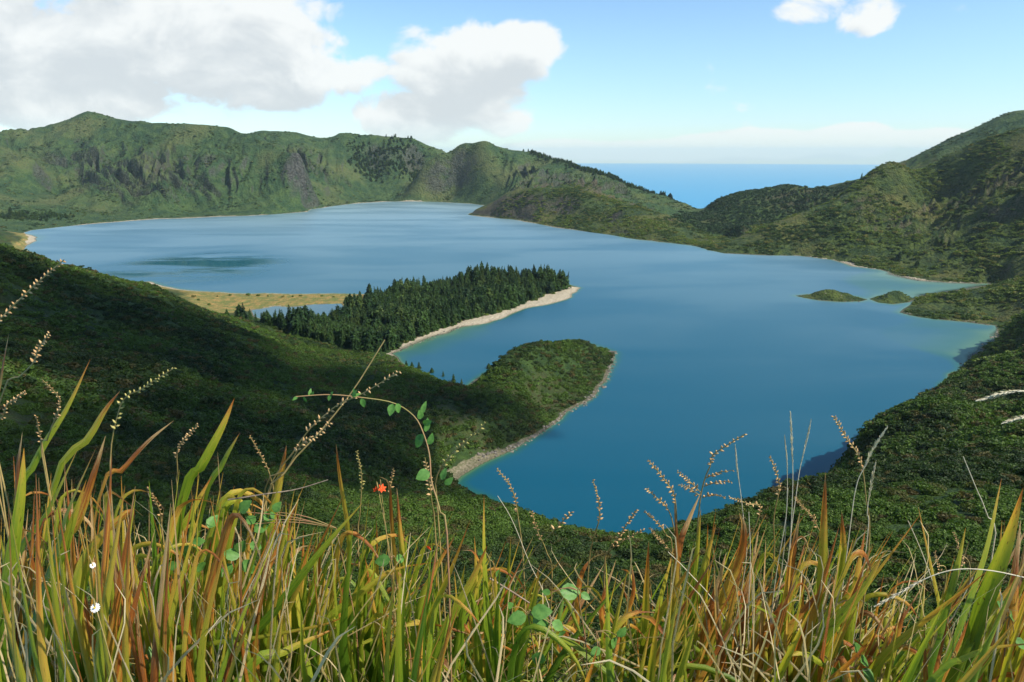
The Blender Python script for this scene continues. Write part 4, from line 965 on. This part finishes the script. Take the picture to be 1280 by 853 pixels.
# --- withered leaf litter and fine straw between the clumps: nobody could count it
m = Mesh()
for k in range(1100):
    u = FR.rand() * 1560 - 140; Y = 1.1 + 1.7 * FR.rand(); x = (u - 640) / FPX * Y * 1.13; b = np.array((x, Y, gnd(x, Y)))
    top = np.interp(u, TOPU, TOPV) + 70 + 190 * FR.rand(); tip = at(u + FR.normal() * 90, top, Y + FR.normal() * .25)
    L = np.linalg.norm(tip - b)
    if L > .8: tip = b + (tip - b) * .8 / L
    mid = (b + tip) / 2 + np.array((FR.normal() * .06, FR.normal() * .05, .03))
    v, f, a_ = ribbon([b, mid, tip, tip + (tip - mid) * .3 + np.array((FR.normal() * .03, FR.normal() * .03, -.06 * FR.rand()))], .0022 + .0035 * FR.rand() ** 2, FR.rand() * .8, n=10, fold=.1)
    m.add(v, f, a_)
tag(m.build('fine_grass', M_STRAW, None), 'fine straw-coloured grass tangled between the sword leaves', 'grass', kind='stuff')
m = Mesh()
for k in range(260):
    u = FR.rand() * 1560 - 140; Y = 1.2 + 1.6 * FR.rand(); x = (u - 640) / FPX * Y * 1.13; b = np.array((x, Y, gnd(x, Y) + .1 + .35 * FR.rand()))
    d = np.array((FR.normal() * .16, FR.normal() * .1, FR.normal() * .10))
    v, f, a_ = ribbon([b, b + d * .5 + np.array((0, 0, .05)), b + d], .008 + .012 * FR.rand(), -.02 + .8 * FR.rand(), n=7, fold=.3, twist=FR.normal() * 2)
    m.add(v, f, a_)
tag(m.build('withered_leaves', M_BLADE, None), 'curled rust-brown withered leaves caught low in the grass', 'dead leaves', kind='stuff')
# low herbs on the soil
def herb_layer():
    n = 42000; u = FR.rand(n) * 1700 - 210; Y = .9 + 3.4 * FR.rand(n) ** 1.1; x = (u - 640) / FPX * Y * 1.13
    cl_ = fbm(x * 3.1, Y * 3.1, 3); keep = cl_ > -.35; x, Y, cl_ = x[keep], Y[keep], cl_[keep]; k = len(x)
    z = ground(x, Y) + (.02 + .20 * FR.rand(k)) * (.55 + .9 * sstep(cl_, -.3, .5))
    nn = FR.normal(size=(k, 3)) * .6 + np.array((.1, -.3, .9)); nn /= np.linalg.norm(nn, axis=1, keepdims=True)
    v, f = quads_at(np.column_stack([x, Y, z]), nn, .006 + .013 * FR.rand(k) ** 2, FR, 1.6)
    me = mesh_from('herbs', v, f, [M_HERB], {'tone': np.repeat(FR.rand(k), 4)}, smooth=False)
    tag(obj('herbs', me), 'low leafy herbs covering the soil under the sword leaves', 'herbs', kind='stuff')
M_HERB = leaf_material('herb_leaf', (.055, .12, .018), (.12, .22, .034), (.16, .21, .04), .35, .3, .5)
herb_layer()

# --- stalks with seed pods: (distance, stem path from foot to tip in pixels, fraction where the pods begin, pod size mm, pods green?)
def pod_mesh(m, p, d, s, seed):
    # three-lobed capsule, pointed at its tip
    rng = np.random.RandomState(seed); seg = 6; a = np.cross(d, (0.2, .9, .3)); a /= np.linalg.norm(a); b = np.cross(d, a); Vt = [p]
    for (h, r_) in ((.25, .62), (.6, .78), (.9, .4)):
        Vt += [p + d * s * h * 1.5 + (a * math.cos(2 * math.pi * j / seg) + b * math.sin(2 * math.pi * j / seg)) * s * .5 * r_ * (1 + .18 * math.cos(math.pi * j)) for j in range(seg)]
    Vt.append(p + d * s * 1.75)
    F = []
    for j in range(seg): F.append((0, 1 + (j + 1) % seg, 1 + j, 1 + j))
    for k in range(2): F += [(1 + k * seg + j, 1 + k * seg + (j + 1) % seg, 1 + (k + 1) * seg + (j + 1) % seg, 1 + (k + 1) * seg + j) for j in range(seg)]
    for j in range(seg): F.append((1 + 2 * seg + j, 1 + 2 * seg + (j + 1) % seg, len(Vt) - 1, len(Vt) - 1))
    return np.array(Vt), F
def tri_fix(Vt, F):
    V = list(Vt); out = []
    for q in F:
        if q[2] == q[3]:
            c = (np.array(V[q[0]]) + np.array(V[q[2]])) / 2; V.append(c); out.append((q[0], q[1], q[2], len(V) - 1))
        else: out.append(q)
    return np.array(V), np.array(out)
STALKS = [
 (1.5,[(-30,440),(0,400),(40,360),(80,325)],.30,7,0,'long seed stalk rising clear of the hillside towards the lake'),
 (1.6,[(0,600),(5,488),(26,470),(42,453),(48,436),(62,417)],.74,7,0,'kinked pale seed stalk with a tight curl of pods at its tip'),
 (1.7,[(58,600),(60,548),(74,512),(72,495),(53,475)],.55,6,0,None),(1.7,[(-5,600),(5,517),(18,500),(32,490)],.5,6,0,None),(1.75,[(60,600),(50,545),(45,520)],.55,6,0,None),
 (1.7,[(140,640),(148,515),(180,485),(218,460)],.45,8,1,'leaning seed stalk with a few swollen greenish pods over the heath'),
 (1.75,[(225,640),(222,590),(222,562),(235,545),(248,530)],.5,6,0,None),(1.75,[(345,650),(338,597),(326,570),(312,545)],.55,6,0,None),
 (1.6,[(330,640),(358,588),(379,553),(396,545),(413,528)],.55,8,0,'seed stalk crowded with orange-brown pods under the arching vine'),
 (1.6,[(330,660),(370,560),(417,510),(450,494),(500,464)],.50,7,0,'long slanting seed stalk crossing the arching vine'),
 (1.7,[(448,690),(450,640),(452,598),(446,564)],.6,6,1,'short upright yellow-green seed stalk beside the orange flower'),(1.75,[(488,660),(488,612),(492,585)],.55,6,0,None),
 (1.6,[(545,680),(540,630),(536,600),(531,572)],.55,7,0,'seed stalk with red-brown pods at the root of the arching vine'),
 (1.6,[(548,650),(545,600),(562,571),(585,550),(608,528)],.45,8,1,'seed stalk with two round yellow berries pointing over the beach'),
 (1.7,[(655,720),(648,650),(640,612),(621,586)],.55,6,0,None),(1.6,[(640,760),(660,700),(690,666),(715,640)],.78,8,0,'bare brown stalk leaning over the dark slope below the lake'),
 (1.7,[(690,730),(683,690),(672,665),(664,640)],.6,7,0,None),(1.7,[(735,720),(741,676),(749,650),(748,625),(741,600)],.55,6,0,'slender upright seed stalk in front of the deep blue water'),
 (1.7,[(755,720),(760,690),(772,674),(784,655),(796,637)],.5,7,0,None),(1.7,[(756,716),(762,690),(780,676),(804,663)],.5,7,0,None),
 (1.7,[(848,720),(846,650),(842,618),(826,594),(810,575)],.55,8,0,'seed stalk with a round pod at its tip leaning out over the water'),
 (1.75,[(845,700),(842,660),(835,637),(820,622),(808,611)],.6,8,0,None),(1.8,[(840,700),(832,668),(818,650),(806,640)],.5,6,0,None),(1.8,[(850,720),(838,690),(822,672),(812,660)],.5,6,0,None),
 (1.75,[(925,720),(950,640),(935,630),(912,622)],.55,6,0,None),(1.7,[(965,720),(967,650),(974,612),(970,590),(962,571)],.62,6,0,None),
 (1.6,[(1085,700),(1082,620),(1075,575),(1058,548),(1042,521)],.55,7,0,'tall seed stalk leaning across the foot of the bluff'),(1.75,[(1035,720),(1020,655),(1005,636),(993,621)],.5,6,0,None),
 (1.8,[(1180,740),(1172,705),(1168,690)],.4,6,0,None),(1.8,[(1210,740),(1200,690),(1192,665)],.4,6,0,None),(1.7,[(205,680),(200,640),(185,610)],.5,6,0,None),(1.7,[(105,680),(100,640),(112,612)],.5,6,0,None),
]
def stalk(Y, path, frac, size, green, lab, e=None, r0=.0022, rows=2):
    pts = [at(u, v, Y - .04 * k) for k, (u, v) in enumerate(path)]
    full = ([rooted(pts[0])] if e is None else []) + pts
    if e is None:
        e = empty('seed_stalk', tuple(rooted(pts[0])), lab or 'thin dry seed stalk with small paired pods ' + near_what(path[-1][0]), 'seed stalk', 'dry seed stalks')
    m = Mesh(); v, f = tube(full, r0, r0 * .5, 22); m.add(v, f); m.build('stem', M_STEM, e)
    C = spline(pts, 200); seg = np.linalg.norm(np.diff(C, axis=0), axis=1); cum = np.concatenate([[0], np.cumsum(seg)]); tot = cum[-1]
    s0 = tot * frac; step = size / 1000 * 1.25; pm = Mesh(); k = 0; s = s0
    while s < tot:
        i = min(np.searchsorted(cum, s), 198); d = C[i + 1] - C[i]; d /= np.linalg.norm(d) + 1e-9
        sd_ = np.cross(d, (0.15, -1, .1)); sd_ /= np.linalg.norm(sd_); tap = 1.05 - .45 * (s - s0) / (tot - s0 + 1e-6)
        up = d * .75 + sd_ * (1 if k % 2 else -1) * .8 + FR.normal(size=3) * .28; up /= np.linalg.norm(up)
        if FR.rand() < .1: s += step * .8; k += 1; continue
        v, f = tri_fix(*pod_mesh(None, C[i], up, size / 1000 * tap * (.8 + .4 * FR.rand()), k)); pm.add(v, f); s += step * (.7 + .5 * FR.rand()) * (tap + .15); k += 1
    if pm.v: pm.build('seed_pods', M_GPOD if green else M_POD, e)
    return e
for st in STALKS: stalk(*st)
# the branched stalk over the water
e = stalk(1.7, [(868,720),(872,660),(876,620),(882,596),(888,582),(890,570),(910,556),(931,543)], .72, 7, 0, 'branched seed stalk with five pod-laden sprays standing against the water')
for path in ([(882,598),(898,591),(917,588)], [(880,608),(896,603),(914,602)], [(876,616),(862,602),(847,590)], [(875,620),(862,611),(849,606)], [(878,622),(892,618),(906,622)]): stalk(1.66, path, .12, 7, 0, None, e, .0014)
# big round pods of the stalk over the beach
for (u, v, s) in ((562,571,8.5), (568,566,7.5)):
    m = Mesh(); p_ = at(u, v, 1.5); vv, ff = tri_fix(*pod_mesh(None, p_ - V3((0, 0, s / 1400)), V3((0.3, -.2, .9)) / .97, s / 1000, 3)); m.add(vv, ff)
    own = [o for o in COL.objects if o.get('label', '').startswith('seed stalk with two round yellow')][0]; m.build('berry', M_GPOD, own)

# --- pale grasses with feathery heads
def plume(Y, path, frac, wid, lab, lean=1.0):
    pts = [at(u, v, Y) for u, v in path]; root = rooted(pts[0]) if lean else pts[0]
    e = empty('plume_grass', tuple(root), lab, 'grass stalk', 'pale feathery grasses')
    m = Mesh(); v, f = tube(([root] if lean else []) + pts, .0013, .0007, 24); m.add(v, f); m.build('stem', M_PALE, e)
    C = spline(pts, 120); i0 = int(120 * frac); h = Mesh()
    for k in range(150):
        i = i0 + int((119 - i0) * FR.rand()); i = min(i, 117); d = C[i + 2] - C[i]; d /= np.linalg.norm(d) + 1e-9
        off = FR.normal(size=3); off -= d * off.dot(d); off /= np.linalg.norm(off); tp = math.sin(math.pi * min(1, (i - i0 + 4) / (123 - i0))) ** .6
        b = C[i]; tip = b + d * (.008 + .007 * FR.rand()) + off * wid / 1000 * tp * (.4 + .6 * FR.rand())
        q = np.cross(d, off) * .0011
        h.add(np.array([b - q, b + q, tip + q * .4, tip - q * .4]), np.array([(0, 1, 2, 3)]))
    h.build('seed_head', M_PALE, e, smooth=False); return e
plume(1.5, [(985,760),(988,680),(991,606),(990,560),(988,518)], .62, 5, 'tallest upright pale feathery grass stem in front of the water')
plume(1.55, [(985,700),(995,620),(1000,586),(1008,552),(1013,529)], .5, 3.5, 'thin pale grass stem leaning beside the tallest feathery one')
plume(1.6, [(976,720),(983,640),(984,585),(981,548)], .6, 2.5, 'thinnest pale grass stem standing beside the feathery ones')
plume(1.6, [(930,720),(930,660),(926,618),(922,590),(919,558)], .6, 3.2, 'single white grass spike in front of the water by the branched stalk')
plume(1.5, [(1060,680),(1070,610),(1080,585),(1092,560),(1107,537)], .45, 7, 'tan oat-like grass head leaning over the bluff')
plume(1.52, [(1082,690),(1084,640),(1088,612),(1094,580)], .45, 5, 'drooping tan grass head below the oat-like one')
plume(1.15, [(1330,735),(1280,722),(1235,713),(1195,712),(1160,722),(1125,741),(1095,757)], .68, 6, 'pale grass stalk arching over the broad leaves with a white furry head', 0)
plume(1.1, [(1340,500),(1300,490),(1262,490),(1228,499)], .45, 6, 'white furry grass head reaching in over the bluff', 0)
plume(1.1, [(1350,524),(1300,519),(1280,521),(1260,527)], .4, 6, 'short white furry grass head below the longer one', 0)
def stick(Y, path, r_, lab, mat=M_PALE, root=True):
    pts = [at(u, v, Y) for u, v in path]; rt = rooted(pts[0]) if root else pts[0]
    m = Mesh(); v, f = tube(([rt] if root else []) + pts, r_, r_ * .5, 14); m.add(v, f); o = m.build('dry_stem', mat, None); tag(o, lab, 'stem', 'dry stems')
stick(1.5, [(1240,700),(1233,643),(1220,610),(1204,571)], .0018, 'white bare twig leaning over the bushy slope')
stick(1.5, [(1180,780),(1172,746),(1152,690),(1135,651)], .002, 'straw stem slanting behind the arching furry grass')
stick(1.4, [(1172,820),(1195,765),(1216,722)], .0018, 'straw stem slanting across the broadest leaves')
stick(1.5, [(925,830),(898,760),(860,715),(835,690)], .0018, 'bent straw stem crossing the crowded green blades')
stick(1.5, [(936,853),(935,780),(938,700),(936,640)], .0018, 'upright straw stem beside the withered leaves'); stick(1.5, [(942,853),(941,790),(940,730)], .0018, 'short upright straw stem beside the taller one')
stick(1.45, [(960,800),(970,720),(982,650),(985,610)], .0014, 'pale straw stem at the foot of the feathery grass')
stick(1.6, [(690,780),(660,700),(640,650),(622,620)], .0013, 'thin straw stem slanting over the dark slope')
stick(1.35, [(270,853),(300,760),(330,700),(350,650)], .0015, 'straw stem slanting behind the long dark green blade')
stick(1.55, [(330,660),(358,588),(400,540),(440,490),(481,425)], .0030, 'long tan grass stem rising past the arching vine', M_STEM)
stick(1.5, [(612,723),(645,743),(690,773),(724,798)], .0028, 'woody grey bramble stem crossing between the leaves', M_TWIG, False)
stick(1.5, [(285,625),(330,618),(370,612),(410,600)], .0022, 'grey twig lying across the blades near the arching vine', M_TWIG, False)

# --- leaves of bramble and vine
def broad_leaf(p, d, n, L, wd, serr=True):
    """ovate leaf with a folded midrib and toothed edge"""
    d = V3(d) / np.linalg.norm(d); n = V3(n) - d * np.dot(n, d); n /= np.linalg.norm(n) + 1e-9; s = np.cross(d, n); k = 9; Vt = []
    for i in range(k):
        t_ = i / (k - 1); w_ = wd * math.sin(math.pi * t_ ** .8) ** .85 * (1 + (.10 if serr and i % 2 else 0)) + .0004
        c = p + d * L * t_ - n * L * .16 * t_ * t_
        Vt += [c - s * w_ * .5 + n * w_ * .10, c - s * w_ * .25 + n * w_ * .07, c - n * w_ * .04, c + s * w_ * .25 + n * w_ * .07, c + s * w_ * .5 + n * w_ * .10]
    F = np.array([(i * 5 + j, i * 5 + j + 1, (i + 1) * 5 + j + 1, (i + 1) * 5 + j) for i in range(k - 1) for j in range(4)]); return np.array(Vt), F
vp = [(560,690),(550,640),(546,624),(539,600),(537,570),(530,544),(518,521),(492,504),(451,497),(412,493.5),(370,496)]
pts = [at(u, v, 1.42 - .02 * abs(k - 6)) for k, (u, v) in enumerate(vp)]
e = empty('arching_vine', tuple(rooted(pts[0])), 'thin reddish vine arching over with small paired green leaves', 'vine')
m = Mesh(); v, f = tube([rooted(pts[0])] + pts, .0022, .0010, 40, 6); m.add(v, f); m.build('stem', M_VINE, e)
for (u, v, du, dv, L, w_) in ((491,505,-4,14,16,10),(495,505,6,13,15,10),(529,543,-14,22,26,13),(530,545,-10,8,12,10),(526,524,-2,-16,15,9),(529,530,8,-2,18,9),(532,540,4,-18,20,9),(536,556,6,-16,18,9),(537,590,-20,10,20,16),(527,518,6,-20,18,7),(552,600,6,-18,18,9),(556,606,10,-8,16,9),(452,498,4,14,14,7),(413,494,-3,8,8,5),(414,494,3,-8,8,4),(386,495,3,-9,10,4),(388,495,6,-7,9,4),(380,496,3,9,9,4),(372,496,-6,4,8,4),(440,496,8,-12,13,4),(444,496,-3,-12,12,4),(441,496,13,-6,11,4)):
    p0 = at(u, v, 1.36); p1 = at(u + du, v + dv, 1.36 - .02 + .03 * FR.rand()); d = p1 - p0
    m = Mesh(); v_, f_ = broad_leaf(p0, d, (FR.normal() * .4, -1, .4 + FR.normal() * .3), L / 853 * 1.4, w_ / 853 * 1.4, False); m.add(v_, f_); m.build('leaf', M_BRAM, e)
BR = [(660,768,'three-leaved bramble spray on the woody grey stem',[(658,770,-22,6,26),(664,766,26,-2,28),(666,772,24,16,30),(690,778,18,10,20),(676,815,-8,22,26),(700,790,10,16,18),(640,760,-6,-10,12)]),
      (300,690,'bramble spray with bright green leaves beside the red-brown dead leaf',[(300,695,-24,-4,22),(305,700,10,16,22),(290,705,-10,12,20),(296,690,12,-16,20),(318,665,14,-10,22),(312,680,18,6,18)]),
      (232,684,'bramble spray with round leaves among brown dead blades',[(236,682,-12,14,24),(240,680,14,-4,18),(228,690,6,20,22),(248,705,12,14,20),(222,705,-16,6,16),(260,660,10,-14,20)]),
      (745,790,'bramble leaves low in the sparse brown-tipped blades',[(764,800,12,14,20),(772,796,10,-10,18),(750,810,-12,10,16)]),
      (722,738,'slender pale bramble leaves above the dark slope',[(700,740,30,0,30),(726,742,14,8,14),(688,742,-12,-4,12)]),
      (490,700,'pair of oval leaves on a thin vine over the dark slope',[(488,700,-22,2,22),(494,698,14,2,16)]),
      (612,700,'round leaf pair climbing the stiff green blades',[(604,692,-8,-4,12),(610,700,-2,8,14),(620,715,8,10,14)]),
      (1068,835,'bramble leaves on the soil under the broad blades',[(1076,828,16,-6,22),(1078,836,12,12,22),(1050,842,-18,2,24),(1040,848,-16,4,20),(1072,815,-2,-14,16)]),
      (140,830,'bramble leaves on the soil beside the daisies',[(150,840,18,-14,22),(190,826,6,-22,26),(196,838,14,4,22),(170,846,-14,4,18),(128,768,12,-4,16)]),
      (420,660,'bramble shoot with yellow-green leaves among the sword leaves',[(300,640,14,-16,22),(330,650,14,-10,20),(342,640,10,-14,16),(318,655,-12,-14,18)]),
      (1262,770,'green herb leaves at the foot of the broadest blades',[(1262,770,16,6,22),(1256,762,-10,-14,18),(1268,800,14,8,20),(1250,790,-14,6,18)])]
for (u, v, lab, lv) in BR:
    Y = 1.3 if v > 720 else 1.45; c = at(u, v, Y); e = empty('bramble', (c[0], c[1], gnd(c[0], c[1])), lab, 'bramble', 'brambles in the grass')
    m = Mesh(); root = rooted(c); vv, ff = tube([root, (root + c) / 2 + V3((.03, 0, .05)), c], .0022, .0012, 12); m.add(vv, ff)
    for (a, b, du, dv, L) in lv:
        vv, ff = tube([c, (c + at(a, b, Y)) / 2 + V3((0, 0, .01)), at(a, b, Y)], .0012, .0008, 6); m.add(vv, ff)
    m.build('stem', M_VINE, e)
    for (a, b, du, dv, L) in lv:
        p0 = at(a, b, Y - .005); d = at(a + du, b + dv, Y - .02 + .05 * FR.rand()) - p0
        m = Mesh(); vv, ff = broad_leaf(p0, d, (FR.normal() * .3 + .2, -.8, .8), L / 853 * Y * 1.1, L * .68 / 853 * Y * 1.1); m.add(vv, ff); m.build('leaf', M_BRAM, e)

# --- flowers
def flower(name, u, v, Y, n, L, w_, mat, lab, cup, centre, face=(.1, -.8, .6)):
    c = at(u, v, Y); e = empty(name, tuple(rooted(c)), lab, 'flower', None)
    m = Mesh(); root = rooted(c); ax = V3(face) / np.linalg.norm(face); vv, ff = tube([root, (root + c) / 2 + V3((.02, .02, .03)), c - ax * .004, c], .0014, .0009, 12); m.add(vv, ff); m.build('stem', M_STEM, e)
    a = np.cross(ax, (0, .3, 1)); a /= np.linalg.norm(a); b = np.cross(ax, a)
    for k in range(n):
        t_ = 2 * math.pi * (k + .3 * FR.rand()) / n; d = (a * math.cos(t_) + b * math.sin(t_)) + ax * cup
        m = Mesh(); vv, ff = broad_leaf(c, d, ax, L, w_, False); m.add(vv, ff); m.build('petal', mat, e)
    if centre:
        m = Mesh(); vv, ff = tri_fix(*pod_mesh(None, c - ax * .001, ax, centre, 3)); m.add(vv, ff); m.build('flower_centre', M_YEL, e)
flower('montbretia_flower', 477, 611, 1.55, 6, .0125, .006, M_PETAL, 'single bright orange flower open above the grass', .5, 0, (.5, -.6, .6))
flower('montbretia_flower', 472, 613, 1.56, 5, .012, .006, M_PETAL, 'small orange bud beside the open orange flower', 1.6, 0, (-.5, -.5, .7))
flower('montbretia_flower', 533, 683, 1.55, 3, .018, .005, M_PETAL, 'narrow red flower bud lying across the blades', 2.5, 0, (.9, -.2, -.3))
flower('daisy', 119, 760, 1.15, 15, .0095, .0035, M_WHITE, 'largest white daisy with a yellow centre low in the grass', .12, .0052)
flower('daisy', 116, 707, 1.3, 11, .0065, .003, M_WHITE, 'half-hidden white daisy above the largest one', .3, .0035, (.5, -.6, .6)); flower('daisy', 172, 741, 1.3, 9, .004, .002, M_WHITE, 'tiny white daisy beside the largest one', .3, .003)
print('foreground', round(time.time() - T0, 1))
